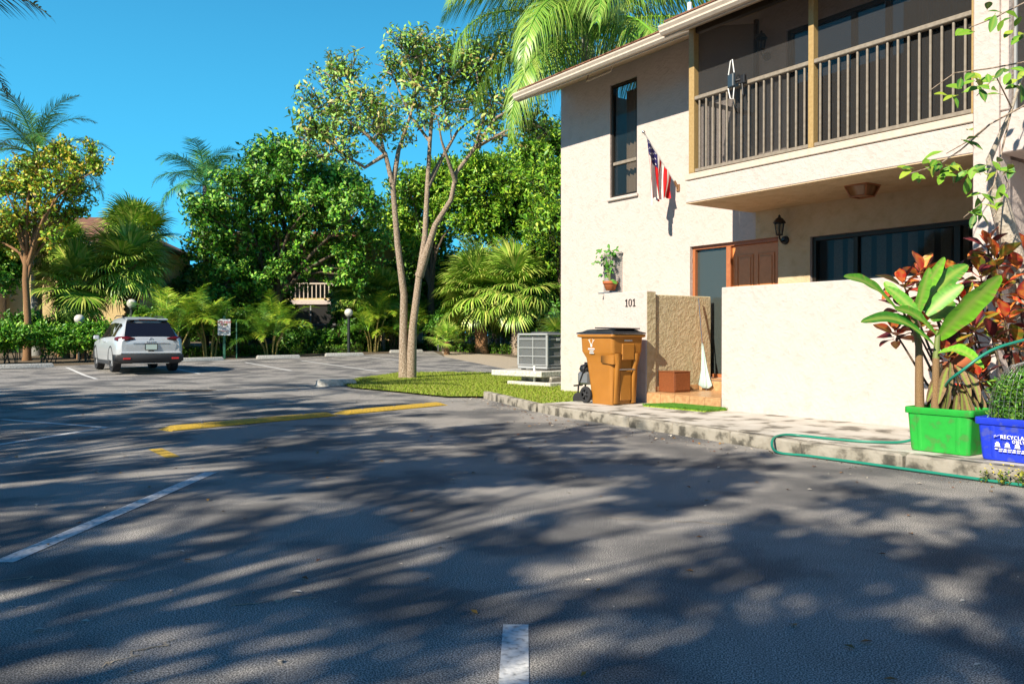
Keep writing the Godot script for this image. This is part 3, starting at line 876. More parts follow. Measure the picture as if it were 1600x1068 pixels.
	part(h, "low_wall", MB.new().bx(Vector3(-2.43, .0, Z + .004), Vector3(-2.25, 1.78, -.202), .012), M.stucco)
	var nb := empty(h, "house_number")
	for k in 3: text(nb, "digit", "101"[k], .115, M.ink, Transform3D(Basis(), Vector3(-1.88 + k * .085, 1.70 - .045, .006)), .012, "Droid Serif", false)
	# tiled porch floor
	var pf := empty(h, "porch_floor")
	part(pf, "bed", MB.new().bx(Vector3(-1.445, .0, -1.47), Vector3(-.005, .275, -.012)), M.grout)
	part(pf, "bed", MB.new().bx(Vector3(-1.444, .276, -1.468), Vector3(3.3, .455, -1.172)), M.grout)
	part(pf, "bed", MB.new().bx(Vector3(.0, .0, -1.467), Vector3(3.34, .28, -.204)), M.tile)
	var tm := []
	for k in 3: tm.append(MB.new().box(Vector3.ZERO, Vector3(.281, .014, .281), .003).mesh())
	for i in 5:
		for j in 4:
			part(pf, "tile", tm[0], M.tile, Transform3D(Basis(), Vector3(-1.30 + i * .2875, .282, -.15 - j * .2875)))
		part(pf, "tile", MB.new().box(Vector3(-1.30 + i * .2875, .197, -.006), Vector3(.281, .155, .014), .003), M.tile)
		part(pf, "tile", MB.new().box(Vector3(-1.30 + i * .2875, .36, -1.166), Vector3(.281, .15, .014), .003), M.tile)
		part(pf, "tile", MB.new().box(Vector3(-1.30 + i * .2875, .462, -1.315), Vector3(.281, .014, .29), .003), M.tile)
	part(pf, "skirting", MB.new().bx(Vector3(-1.474, .29, -1.46), Vector3(-1.462, .37, -.02), .003), M.tile)
	# pillar between the units and the neighbour's balcony at the frame edge
	part(h, "pillar", MB.new().bx(Vector3(3.347, .0, -.26), Vector3(3.60, 5.57, .015), .012), M.stucco)
	part(h, "pillar_rib", MB.new().bx(Vector3(3.602, 3.43, -.2), Vector3(3.68, 5.57, -.01), .01), M.stucco)
	part(h, "pillar", MB.new().bx(Vector3(7.6, .0, -.26), Vector3(7.9, 5.55, .0), .012), M.stucco)
	var nbal := empty(h, "neighbour_balcony")
	part(nbal, "slab", MB.new().bx(Vector3(3.602, 3.0, Z + .003), Vector3(7.6, 3.42, -.012), .01), M.stucco)
	for k in 8: part(nbal, "screen_bar", MB.new().bx(Vector3(3.70 + k * .22, 3.425, -.12), Vector3(3.725 + k * .22, 5.55, -.08), .004), M.acgrey)
	var nq := MB.new()
	nq.quad(Vector3(3.682, 3.425, -.14), Vector3(7.6, 3.425, -.14), Vector3(7.6, 5.55, -.14), Vector3(3.682, 5.55, -.14))
	part(nbal, "insect_screen", nq, M.screen)
	part(h, "patio_divider", MB.new().bx(Vector3(3.36, .0, Z + .006), Vector3(3.55, 3.0, -.262), .01), M.stucco)

func m_leaf(m: MB, p: Vector3, l: float) -> void:
	m.col = Color(.22, .11, .04) * rng.randf_range(.5, 1.3)
	leaf_quad(m, p, (rv() * Vector3(1, .4, 1)).normalized(), Vector3.UP, l, l * .4)

func curtain(x0: float, x1: float, y0: float, y1: float, z: float) -> MB:
	var m := MB.new()
	var n := int((x1 - x0) / .03)
	for i in n:
		var a := lerpf(x0, x1, float(i) / n)
		var b := lerpf(x0, x1, float(i + 1) / n)
		var za := z + sin(a * 60.0) * .03
		var zb := z + sin(b * 60.0) * .03
		m.quad(Vector3(a, y0, za), Vector3(b, y0, zb), Vector3(b, y1, zb), Vector3(a, y1, za))
	return m

# ------------------------------------------------------------------ trees whose shade falls on the lot (left of and behind the camera)
func shade_trees() -> void:
	var cols := [Color(.05, .12, .012), Color(.08, .17, .02), Color(.04, .09, .015)]
	var sp := sprig(80, .46, .22, .10, cols)
	var rows := [[-7.0, 21.4, "at the far end of"], [-2.7, 18.0, "second from the far end of"], [2.1, 17.8, "in the middle of"], [6.9, 18.2, "second from the right end of"], [11.7, 17.8, "at the right end of"]]
	for r in rows:
		var p := wb(r[0], r[1])
		var bl := []
		var n := 84
		for i in n:   # a flat spreading crown of separate leafy clumps
			var k := sqrt((i + .5) / n)
			var a := i * 2.39996 + rng.randf() * .5
			bl.append([Vector3(cos(a) * k * 4.7, 7.0 + (1.0 - k * k) * 1.3 + rng.randf_range(-.6, .6), sin(a) * k * 4.3), Vector3.ONE * .3])
		tree("shade_tree", "tall spreading shade tree %s the row behind the camera" % r[2], p[0], p[1], bl, 14.0, sp, .10, 4.4, M.bark, Vector3.ZERO, "shade trees across the driveway", .8, 1.4)
	var dk := sprig(40, .7, .28, .13, [Color(.03, .08, .01), Color(.05, .12, .015)])
	for k in 7:
		var p := wb(-12.0 + k * 4.6, 28.0 + (k % 2))
		tree("boundary_tree", "dense dark boundary tree behind the camera, %s the far end" % ["at", "second from", "third from", "fourth from", "fifth from", "sixth from", "seventh from"][k], p[0], p[1], auto_blobs(Vector3(0, 3.6, 0), Vector3(3.0, 3.5, 1.8), 12, 1.3), 20.0, dk, .16, 1.4, M.darkbark, Vector3.ZERO, "boundary trees behind the camera")

# ------------------------------------------------------------------ planting in front of the patio wall
func tub(t: Node3D, w: float, d: float, h: float, mt: Material) -> void:
	var ring := func(ww: float, dd: float, y: float) -> Array:
		var o := []
		var r := .035
		for q in [[1, 1, 0.0], [1, -1, PI * .5], [-1, -1, PI], [-1, 1, PI * 1.5]]:
			for k in 4:
				var an: float = PI * .5 - q[2] - k * PI / 6.0
				o.append(Vector3(q[0] * (ww * .5 - r) + cos(an) * r, y, q[1] * (dd * .5 - r) + sin(an) * r))
		return o
	var b := MB.new()
	b.loft([ring.call(w * .84, d * .84, 0.0), ring.call(w * .86, d * .86, .02), ring.call(w * .93, d * .93, h - .06), ring.call(w * .90, d * .90, h - .05), ring.call(w * .82, d * .82, .04)], true, true)
	part(t, "body", b, mt)
	var rm := MB.new()
	rm.loft([ring.call(w * .935, d * .935, h - .06), ring.call(w, d, h - .055), ring.call(w * 1.0, d * 1.0, h - .008), ring.call(w * .985, d * .985, h), ring.call(w * .91, d * .91, h), ring.call(w * .90, d * .90, h - .055)], false, false)
	part(t, "rim", rm, mt)
	for s in [-1.0, 1.0]:
		var rib := MB.new()
		rib.loft([[Vector3(s * w * .27 - .02, .02, d * .433), Vector3(s * w * .27 + .02, .02, d * .433), Vector3(s * w * .27 + .02, .02, d * .40), Vector3(s * w * .27 - .02, .02, d * .40)], [Vector3(s * w * .29 - .02, h - .06, d * .472), Vector3(s * w * .29 + .02, h - .06, d * .472), Vector3(s * w * .29 + .02, h - .06, d * .44), Vector3(s * w * .29 - .02, h - .06, d * .44)]])
		part(t, "rib", rib, mt)
	part(t, "soil", MB.new().box(Vector3(0, h - .09, 0), Vector3(w * .86, .02, d * .86)), M.soil)

func blade(a: Vector3, b: Vector3, w: float, sag: float, roll: float, col: Color) -> MB:   # a long banana leaf from a to b
	var m := MB.new()
	var n := 30
	var face := Vector3(sin(roll) * .8, .62, .75).normalized()
	var side := (b - a).cross(face).normalized()
	var last := -1
	for i in n + 1:
		var t := float(i) / n
		var c := a.lerp(b, t) + Vector3(0, sag * sin(t * PI) * (b - a).length(), 0)
		var ww := w * (pow(sin(PI * clampf(t * .93 + .05, 0, 1)), .6)) * .5
		if i == n: ww = w * .03
		var nn := side.cross(b - a).normalized()
		for k in 5:
			var s := (k - 2) * .5
			m.col = col * (rng.randf_range(.78, 1.2) * (1.1 if i % 3 == 0 else .95) if k != 2 else 1.0)
			if k in [0, 4] and rng.randf() < .12: m.col = Color(.30, .22, .07)
			if k == 2: m.col = Color(.26, .36, .06)
			m.col.a = 1
			var wave := sin(t * 19.0 + k * 1.7) * .08 * absf(s)
			m.vert(c + side * ww * s + nn * (ww * (absf(s) * .28 + wave)), (nn - side * s * .3).normalized())
		if last >= 0:
			var q := m.v.size() - 5
			for k in 4:
				m.tri_i(last + k, last + k + 1, q + k + 1); m.tri_i(last + k, q + k + 1, q + k)
		last = m.v.size() - 5
	return m

func broad(l: float, w: float, fold: float, cols: Array) -> ArrayMesh:   # one broad leaf along +y from its stalk; cols: rib, inner, edge
	var m := MB.new()
	m.col = cols[0]
	m.tube([Vector3.ZERO, Vector3(0, l * .14, 0)], [l * .02, l * .015], 4, false)
	var last := -1
	for i in 8:
		var t := i / 7.0
		var ww := w * .5 * pow(sin(PI * clampf(t * .96 + .03, 0, 1)), .75)
		var c := Vector3(0, l * (.12 + .88 * t), -l * .16 * t * t)
		for k in 5:
			var s := (k - 2) * .5
			m.col = cols[0] if k == 2 else cols[1] if k in [1, 3] else cols[2]
			if cols.size() > 3 and rng.randf() < .3: m.col = cols[3]
			m.vert(c + Vector3(ww * s, 0, absf(s) * ww * fold + sin(t * 9.0 + s * 4.0) * w * .03), Vector3(-s * fold, .1, 1).normalized())
		if last >= 0:
			var q := m.v.size() - 5
			for k in 4:
				m.tri_i(last + k, last + k + 1, q + k + 1); m.tri_i(last + k, q + k + 1, q + k)
		last = m.v.size() - 5
	return m.mesh()

func garden() -> void:
	var g := thing("planter_tub", "bright green plastic storage tub holding the banana plant", "tub", bframe(3.90, .135, 1.56))
	tub(g, .60, .42, .385, M.green_tub)
	var bt := thing("recycling_tub", "blue recycling tub with white lettering at the right frame edge", "tub", bframe(4.56, .135, 1.60))
	tub(bt, .66, .44, .345, M.blue_tub)
	var pr := empty(bt, "printed_label", Transform3D(Basis(Vector3(1, 0, 0), .09), Vector3(0, 0, .207)))
	text(pr, "lettering", "RECYCLABLES", .032, M.white, Transform3D(Basis(), Vector3(.02, .20, 0)), .003)
	text(pr, "lettering", "ONLY", .028, M.white, Transform3D(Basis(), Vector3(.02, .167, 0)), .003)
	part(pr, "arrow_mark", MB.new().bar(Vector3(-.165, .193, 0), Vector3(-.12, .214, 0), .010, .003).bar(Vector3(-.165, .203, 0), Vector3(-.15, .212, 0), .008, .003), M.white)
	for k in 4:
		var ic := MB.new()
		ic.box(Vector3(-.14 + k * .075, .135, 0), Vector3(.035, .022, .003)); ic.box(Vector3(-.14 + k * .075, .118, 0), Vector3(.045, .006, .003)); ic.box(Vector3(-.14 + k * .075, .152, 0), Vector3(.018, .01, .003))
		part(pr, "pictogram", ic, M.white)
	for k in 2:
		var ln := MB.new()
		for j in 9 - k * 2: ln.box(Vector3(-.15 + k * .03 + j * .034, .098 - k * .016, 0), Vector3(.022 + .008 * (j % 2), .009, .003))
		part(pr, "small_print", ln, M.white)
	# banana plant
	var base := TB * Vector3(3.88, .42, 1.5)
	var bp := thing("banana_plant", "young banana plant with long glossy leaves in the green tub", "plant", Transform3D(Basis(), base))
	var leaves := [[Vector3(3.430, 1.367, -7.35), Vector3(2.811, 1.649, -7.00), 0.136, .10, -.5, Color(0.083, 0.302, 0.016)], [Vector3(3.488, 1.448, -7.40), Vector3(3.384, 1.638, -7.50), 0.102, .05, -.6, Color(0.143, 0.369, 0.023)], [Vector3(3.602, 1.368, -7.40), Vector3(3.956, 1.864, -7.55), 0.128, .03, .9, Color(0.167, 0.424, 0.023)], [Vector3(3.696, 1.381, -7.45), Vector3(4.250, 1.807, -7.70), 0.162, .08, .5, Color(0.071, 0.246, 0.023)], [Vector3(3.769, 1.127, -7.30), Vector3(4.146, 1.660, -7.00), 0.230, .03, .75, Color(0.155, 0.402, 0.020)], [Vector3(3.709, 1.060, -7.25), Vector3(2.936, 1.263, -6.95), 0.136, .14, -.35, Color(0.042, 0.201, 0.016)], [Vector3(3.746, 1.161, -7.30), Vector3(3.291, 1.381, -7.10), 0.128, .1, -.3, Color(0.083, 0.290, 0.016)], [Vector3(3.743, 0.993, -7.25), Vector3(4.005, 0.873, -7.00), 0.145, .22, .2, Color(0.143, 0.402, 0.023)], [Vector3(3.757, 1.288, -7.40), Vector3(4.065, 1.468, -7.60), 0.170, .05, .6, Color(0.059, 0.223, 0.016)], [Vector3(3.601, 1.332, -7.35), Vector3(3.690, 1.750, -7.30), 0.119, .02, .3, Color(0.133, 0.360, 0.024)], [Vector3(3.717, 1.334, -7.40), Vector3(3.990, 1.597, -7.30), 0.145, .06, .2, Color(0.105, 0.324, 0.021)], [Vector3(3.622, 1.286, -7.30), Vector3(3.356, 1.586, -7.40), 0.111, .06, -.9, Color(0.095, 0.312, 0.016)]]
	for l in leaves:
		part(bp, "leaf", blade(l[0] - base, l[1] - base, l[2], l[3], l[4], l[5]), M.leaf)
	for s in [[[Vector3(3.660, 0.456, -7.40), Vector3(3.654, 0.771, -7.40), Vector3(3.639, 1.058, -7.38), Vector3(3.576, 1.345, -7.38)], .036], [[Vector3(3.746, 0.448, -7.30), Vector3(3.752, 0.720, -7.30), Vector3(3.742, 0.947, -7.28), Vector3(3.769, 1.144, -7.30)], .034]]:
		var ps := []
		for p in s[0]: ps.append(p - base)
		part(bp, "stem", MB.new().tube(ps, [s[1] * 1.15, s[1], s[1] * .85, s[1] * .45], 10, false), M.drystem)
		for p in [[1, 2]]:
			part(bp, "stalk", MB.new().tube([ps[2], ps[3] + Vector3(0, .05, 0)], [.03, .02], 8, false), M.stemm)
	for k in 26:
		var a := rng.randf() * TAU
		var q := Vector3(cos(a) * .06, rng.randf_range(.15, .50), sin(a) * .06) + Vector3(rng.randf_range(-.06, .12), 0, 0)
		part(bp, "dry_leaf", blade(q, q + Vector3(cos(a) * .13, -rng.randf_range(.2, .38), sin(a) * .13), .085, .12, rng.randf() * 3, Color(.30, .19, .10) * rng.randf_range(.6, 1.2)), M.dry)
	# croton
	var cb := TB * Vector3(4.45, .13, .75)
	var cr := thing("croton_bush", "red and orange croton bush behind the tubs", "shrub", Transform3D(Basis(), cb))
	var vs := []
	for q in [[Color(.7, .16, .07), Color(.66, .045, .03), Color(.48, .03, .025), Color(.7, .24, .05)], [Color(.7, .3, .07), Color(.60, .12, .03), Color(.5, .06, .03), Color(.7, .36, .06)], [Color(.22, .03, .03), Color(.09, .012, .02), Color(.06, .01, .018)], [Color(.4, .35, .05), Color(.14, .20, .02), Color(.10, .15, .02), Color(.45, .18, .03)], [Color(.45, .12, .06), Color(.36, .04, .03), Color(.2, .02, .03), Color(.6, .2, .04)]]:
		for k in 2: vs.append(broad(.22, .115, .3, q))
	var cm := MB.new()
	for q in [Vector3(3.653, 1.622, -7.70), Vector3(3.919, 1.738, -7.90), Vector3(3.629, 1.413, -7.70), Vector3(3.993, 1.530, -7.90), Vector3(4.279, 1.696, -8.00), Vector3(4.263, 1.477, -7.80), Vector3(4.550, 2.007, -7.90), Vector3(4.571, 1.870, -7.80), Vector3(4.483, 1.726, -7.90), Vector3(4.536, 1.580, -7.70), Vector3(4.838, 1.738, -7.90), Vector3(4.743, 1.445, -7.60), Vector3(4.548, 1.291, -7.60), Vector3(4.310, 1.222, -7.70), Vector3(4.372, 1.115, -7.50), Vector3(4.666, 1.056, -7.60), Vector3(4.059, 0.959, -7.70), Vector3(4.208, 0.756, -7.70), Vector3(5.036, 1.954, -8.10), Vector3(3.581, 1.174, -7.70), Vector3(3.809, 1.235, -7.80), Vector3(4.164, 1.266, -7.90), Vector3(4.233, 0.993, -7.80), Vector3(4.301, 0.761, -7.60), Vector3(5.079, 1.658, -7.80), Vector3(5.008, 1.174, -7.60)]:
		var p: Vector3 = q - cb
		cm.tube([Vector3(p.x * .35, 0, p.z * .35), Vector3(p.x * .8, p.y * .55, p.z * .8), p], [.016, .012, .008], 6, false)
		for k in 11:
			var a := k * 2.4
			var el := lerpf(1.2, -.35, k / 10.0)
			var d := Vector3(cos(a) * cos(el), sin(el), sin(a) * cos(el))
			var x := d.cross(Vector3.UP).normalized()
			var bb := Basis(x, d, x.cross(d)) * Basis(Vector3.UP, rng.randf_range(-.6, .6))
			part(cr, "leaf", vs[rng.randi() % vs.size()], M.leaf, Transform3D(bb.scaled(Vector3.ONE * rng.randf_range(.7, 1.15)), p + d * .02 + Vector3(0, -.02 * k * .3, 0)))
	part(cr, "stems", cm, M.darkbark)
	# plant under wire netting in the blue tub
	var wp := thing("netted_plant", "feathery green plant under wire netting in the blue tub", "plant", bframe(4.58, .40, 1.55))
	var fl := sprig(40, .10, .05, .014, [Color(.06, .20, .02), Color(.10, .27, .03), Color(.16, .30, .03)], false)
	var xs := []
	for k in 420:
		var a := rng.randf() * TAU
		var r := .30 * sqrt(rng.randf())
		xs.append(aligned(Vector3(cos(a) * r, rng.randf_range(.02, .50) * (1.0 - r * 1.1), sin(a) * r * .6), rv() + Vector3(0, .8, 0), rng.randf_range(.7, 1.2)))
	scatter(wp, "foliage", fl, M.leaf, xs)
	var nt := thing("wire_netting", "grey wire netting dome over the blue tub's plant", "netting", bframe(4.58, .44, 1.55))
	var nm := MB.new()
	for k in 13:
		var y := k * .035
		var rr := .34 * sqrt(maxf(.0, 1.0 - pow(y / .52, 2.6)))
		var ps := []
		for j in 25: ps.append(Vector3(cos(TAU * j / 24) * rr, y, sin(TAU * j / 24) * rr * .62))
		var rs := []
		rs.resize(25); rs.fill(.0016)
		nm.tube(ps, rs, 3, false)
	for j in 40:
		var ps := []
		for k in 10:
			var y := .52 * k / 9.0
			var rr := .34 * sqrt(maxf(.0, 1.0 - pow(y / .52, 2.6)))
			ps.append(Vector3(cos(TAU * j / 40) * rr, y, sin(TAU * j / 40) * rr * .62))
		var rs := []
		rs.resize(10); rs.fill(.0016)
		nm.tube(ps, rs, 3, false)
	part(nt, "wires", nm, M.steel)
	# leaves of a low weed on the kerb
	var wd := thing("kerb_weed", "small yellow flowered weed at the kerb below the blue tub", "plant", bframe(4.62, .0, 2.16))
	scatter(wd, "foliage", sprig(40, .09, .04, .02, [Color(.10, .17, .02), Color(.25, .25, .03)], false), M.leaf, [aligned(Vector3(0, .05, 0), Vector3.UP, 1.0), aligned(Vector3(.12, .05, -.02), Vector3.UP, 1.1), aligned(Vector3(-.14, .04, 0), Vector3.UP, .8), aligned(Vector3(.26, .06, 0), Vector3.UP, 1.2)])
	var fm := MB.new()
	for k in 22: fm.lathe(Vector3(rng.randf_range(-.16, .3), rng.randf_range(.08, .17), rng.randf_range(-.05, .05)), [[.0, .006], [.009, .003], [.0, -.004]], 5)
	part(wd, "flowers", fm, mat(.62, .50, .06, .7)).set_meta("kind", "stuff")
	# pots behind the tubs
	var po := thing("plant_pot", "terracotta pot tipped between banana stems and netting", "pot", Transform3D(Basis(Vector3(0, 0, 1), -.9), Vector3(4.077, 0.850, -7.60)))
	part(po, "bowl", MB.new().lathe(Vector3.ZERO, [[0, 0], [.055, 0], [.085, .11], [.095, .11], [.095, .13], [.08, .13], [.05, .02], [0, .02]], 14), M.terracotta)
	# hose
	var hz := thing("garden_hose", "teal garden hose looping over the netting and along the kerb", "hose")
	var hp := [Vector3(4.912, 1.217, -7.20), Vector3(4.341, 1.112, -7.00), Vector3(4.030, 1.021, -6.95), Vector3(3.826, 0.857, -7.00), Vector3(3.795, 0.726, -7.20), TB * Vector3(3.66, .5, 1.25), TB * Vector3(3.52, .3, 1.28), TB * Vector3(3.44, .165, 1.40), TB * Vector3(3.2, .146, 1.62), TB * Vector3(2.85, .146, 1.72), TB * Vector3(2.52, .146, 1.74), TB * Vector3(2.40, .15, 1.86), TB * Vector3(2.42, .12, 2.06), TB * Vector3(2.55, .022, 2.17), TB * Vector3(2.9, .02, 2.14), TB * Vector3(3.6, .02, 2.13), TB * Vector3(4.5, .02, 2.14), TB * Vector3(6.2, .02, 2.16)]
	var cv := Curve3D.new()
	for i in hp.size():
		var tg: Vector3 = (hp[mini(i + 1, hp.size() - 1)] - hp[maxi(i - 1, 0)]) * .17
		cv.add_point(hp[i], -tg, tg)
	var bk := cv.tessellate_even_length(5, .05)
	var hr := []
	hr.resize(bk.size()); hr.fill(.013)
	part(hz, "tube", MB.new().tube(Array(bk), hr, 8), M.hose)
	# leaning tree with broad leaves at the right edge
	var lb := TB * Vector3(4.25, .0, .35)
	var lt := thing("leaning_tree", "pale leaning trunk with sunlit broad leaves at right edge", "tree", Transform3D(Basis(), lb))
	var tp := [Vector3(5.180, 0.422, -8.10) - lb, Vector3(4.961, 1.423, -8.00) - lb, Vector3(4.819, 1.945, -7.95) - lb, Vector3(4.667, 2.399, -7.90) - lb, Vector3(4.534, 2.817, -7.85) - lb, Vector3(4.595, 3.236, -7.60) - lb, Vector3(4.704, 3.926, -7.40) - lb]
	tp[0].y = -.02
	part(lt, "trunk", MB.new().tube(tp, [.12, .105, .095, .085, .03, .014, .008], 10), M.palebark)
	var tw := MB.new()
	for q in [[Vector3(3.639, 3.282, -7.20), Vector3(3.905, 3.464, -7.30), Vector3(4.274, 3.536, -7.40), Vector3(4.651, 3.627, -7.50)], [Vector3(3.784, 2.735, -7.20), Vector3(4.018, 2.859, -7.30), Vector3(4.274, 3.037, -7.40), Vector3(4.651, 3.237, -7.50)], [Vector3(3.436, 2.547, -7.15), Vector3(3.712, 2.635, -7.20), Vector3(3.961, 2.785, -7.30), Vector3(4.274, 3.037, -7.40)], [Vector3(3.935, 2.177, -7.20), Vector3(4.131, 2.304, -7.30), Vector3(4.372, 2.510, -7.50), Vector3(4.595, 3.236, -7.60)], [Vector3(3.919, 3.786, -7.10), Vector3(4.186, 3.907, -7.20), Vector3(4.589, 4.127, -7.40)], [Vector3(4.047, 3.237, -7.20), Vector3(4.272, 3.436, -7.30), Vector3(4.595, 3.236, -7.60)], [Vector3(4.419, 2.743, -7.50), Vector3(4.446, 2.492, -7.40), Vector3(4.314, 2.206, -7.40)]]:
		var ps := []
		var rs := []
		for i in q.size():
			ps.append(q[i] - lb); rs.append(lerpf(.004, .009, i / 3.0))
		tw.tube(ps, rs, 5, false)
	part(lt, "twigs", tw, M.bark)
	var lv := []
	for q in [[Color(.22, .34, .04), Color(.10, .27, .02), Color(.09, .25, .02)], [Color(.2, .3, .04), Color(.16, .34, .02), Color(.18, .36, .03)], [Color(.18, .26, .04), Color(.05, .17, .02), Color(.04, .15, .02)], [Color(.3, .36, .06), Color(.30, .40, .03), Color(.26, .38, .03)]]:
		lv.append(broad(.16, .068, .3, q))
	var spots := []
	for q in [[Vector3(4.074, 3.855, -7.15), 7, .16], [Vector3(4.414, 4.013, -7.30), 5, .14], [Vector3(3.991, 3.345, -7.15), 9, .13], [Vector3(3.824, 3.278, -7.15), 4, .09], [Vector3(4.271, 3.392, -7.25), 11, .18], [Vector3(4.471, 3.323, -7.30), 8, .14], [Vector3(3.935, 2.891, -7.20), 4, .08], [Vector3(3.603, 2.586, -7.15), 11, .14], [Vector3(3.769, 2.602, -7.15), 7, .10], [Vector3(3.450, 2.552, -7.12), 5, .07], [Vector3(4.074, 2.557, -7.20), 8, .13], [Vector3(4.272, 2.616, -7.30), 7, .10], [Vector3(4.019, 2.261, -7.20), 8, .10], [Vector3(4.233, 2.361, -7.30), 8, .12], [Vector3(4.532, 2.664, -7.40), 4, .1], [Vector3(4.386, 3.776, -7.30), 4, .12]]:
		for k in q[1]: spots.append(q[0] - lb + rv() * Vector3(1, .6, 1) * q[2])
	for p in spots:
		var d := (Vector3(rng.randf_range(-1, .6), rng.randf_range(-.75, .35), rng.randf_range(-.2, .8))).normalized()
		var zz := (Vector3(0, .8, .8) + rv() * .4).normalized()
		var x := d.cross(zz).normalized()
		part(lt, "leaf", lv[rng.randi() % 4], M.leaf, Transform3D(Basis(x, d, x.cross(d)).scaled(Vector3.ONE * rng.randf_range(.7, 1.1)), p))

# ------------------------------------------------------------------ things on the porch and on the front wall
func porch_things() -> void:
	# flag
	var f := thing("flag", "stars and stripes flag hanging from an angled pole on the facade", "flag", bframe(-2.195, 3.666, -1.48))
	var tip := Vector3(0, .80, .81)
	part(f, "pole", MB.new().tube([Vector3(0, -.02, 0), tip], [.012, .012], 8), M.white)
	part(f, "finial", MB.new().lathe(tip, [[0, -.02], [.02, -.015], [.026, .01], [.018, .032], [0, .04]], 10, Basis(Vector3(1, 0, 0), .8)), M.chrome)
	part(f, "bracket", MB.new().box(Vector3(0, -.02, .012), Vector3(.07, .12, .02), .005).tube([Vector3(0, -.03, .01), Vector3(0, .09, .10)], [.022, .022], 8), M.boot)
	var im := Image.create(570, 300, false, Image.FORMAT_RGB8)
	for k in 13: im.fill_rect(Rect2i(0, k * 300 / 13, 570, 24), Color(.78, .03, .06) if k % 2 == 0 else Color(.93, .91, .89))
	im.fill_rect(Rect2i(0, 0, 228, 161), Color(.13, .11, .36))
	for r in 9:
		for c in (6 if r % 2 == 0 else 5):
			var cx := 19 + c * 38 + (0 if r % 2 == 0 else 19)
			var cy := 16 + r * 16
			for y in range(-6, 7):
				for x in range(-6, 7):
					var a := atan2(x, -y)
					var rad := 6.0 * (.42 + .58 * pow(absf(cos(a * 2.5)), 3.0))
					if x * x + y * y <= rad * rad: im.set_pixel(cx + x, cy + y, Color(.95, .95, .95))
	var fm := StandardMaterial3D.new()
	fm.albedo_texture = ImageTexture.create_from_image(im); fm.roughness = .8; fm.cull_mode = BaseMaterial3D.CULL_DISABLED
	fm.backlight_enabled = true; fm.backlight = Color(.3, .3, .3)
	# the hoist runs along the pole; the fly hangs down in folds and gathers towards the wall
	var cm := MB.new()
	var nu := 40
	var nv := 26
	for j in nv + 1:
		for i in nu + 1:
			var s := float(j) / nv          # along the hoist, 0 = at the pole tip
			var t := float(i) / nu          # from hoist to fly
			var pole := tip.lerp(Vector3(0, .12, .12), .10 + s * .84)
			var drop := lerpf(.98, .42, pow(s, .8)) * (1.0 + .06 * sin(s * 21.0))
			var q := pole.lerp(tip.lerp(Vector3(0, .12, .12), .62), t * .30)
			var fold := sin(s * 17.0 + t * 2.2) * .06 * (.15 + t) + sin(s * 7.0 + 1.0) * .05 * t
			cm.vert(q + Vector3(fold - .04 * t, -t * drop, sin(s * 11.0 + t) * .03 * t), Vector3(1, 0, 0), Vector2(.20 + .80 * t * drop / .98, .22 + .78 * s))
	for j in nv:
		for i in nu:
			var q := j * (nu + 1) + i
			cm.tri_i(q, q + 1, q + nu + 2); cm.tri_i(q, q + nu + 2, q + nu + 1)
	for j in nv + 1:
		for i in nu + 1:
			var q := j * (nu + 1) + i
			var a := cm.v[mini(i + 1, nu) + j * (nu + 1)] - cm.v[maxi(i - 1, 0) + j * (nu + 1)]
			var b := cm.v[i + mini(j + 1, nv) * (nu + 1)] - cm.v[i + maxi(j - 1, 0) * (nu + 1)]
			cm.n[q] = a.cross(b).normalized()
	part(f, "cloth", cm, fm)
	# trellis and hanging pot
	var t := thing("wall_trellis", "white wire trellis fixed to the facade above the low wall", "trellis", bframe(-3.82, 1.95, -1.455))
	var tg := MB.new()
	for k in 15: tg.tube([Vector3(-.245 + k * .035, 0, 0), Vector3(-.245 + k * .035, .74, 0)], [.004, .004], 4)
	part(t, "upright_wires", tg, M.acgrey)
	var th := MB.new()
	for k in 20: th.tube([Vector3(-.25, .01 + k * .038, .008), Vector3(.25, .01 + k * .038, .008)], [.003, .003], 4)
	part(t, "cross_wires", th, M.acgrey)
	part(t, "tray", MB.new().bx(Vector3(-.26, -.02, -.02), Vector3(.26, .0, .13), .004), M.steel)
	var p := thing("potted_plant", "leafy green plant in a terracotta pot hung on the trellis", "plant", bframe(-3.74, 1.98, -1.33))
	part(p, "pot", MB.new().lathe(Vector3(0, 0, 0), [[0, 0], [.085, 0], [.125, .12], [.14, .12], [.14, .165], [.12, .165], [.11, .13], [0, .13]], 16), M.terracotta)
	var ps := MB.new()
	for k in 6: ps.tube([Vector3(0, .13, 0), Vector3(rng.randf_range(-.1, .05), .35, .02), Vector3(rng.randf_range(-.28, .12), rng.randf_range(.5, .72), .03)], [.008, .006, .004], 5, false)
	part(p, "stems", ps, M.stemm)
	var lf := broad(.10, .055, .25, [Color(.12, .28, .03), Color(.06, .22, .02), Color(.05, .19, .02)])
	for k in 70:
		var q := Vector3(rng.randf_range(-.33, .17), rng.randf_range(.46, .76), rng.randf_range(-.04, .12)) if k < 50 else Vector3(rng.randf_range(-.16, .16), rng.randf_range(.15, .45), rng.randf_range(0, .1))
		var d := (rv() + Vector3(0, -.2, .3)).normalized()
		var x := d.cross(Vector3(0, .5, 1)).normalized()
		part(p, "leaf", lf, M.leaf, Transform3D(Basis(x, d, x.cross(d)).scaled(Vector3.ONE * rng.randf_range(.7, 1.25)), q))
	# brown box, leaning umbrella, sandals, turf mat
	var bx := thing("wooden_box", "small reddish brown wooden box on the tiled porch", "box", bframe(-1.28, .292, -.42, -.04))
	part(bx, "carcass", MB.new().bx(Vector3(-.17, 0, -.18), Vector3(.17, .30, .16), .006), M.wood)
	part(bx, "lid", MB.new().bx(Vector3(-.175, .302, -.185), Vector3(.175, .318, .165), .004), M.wood)
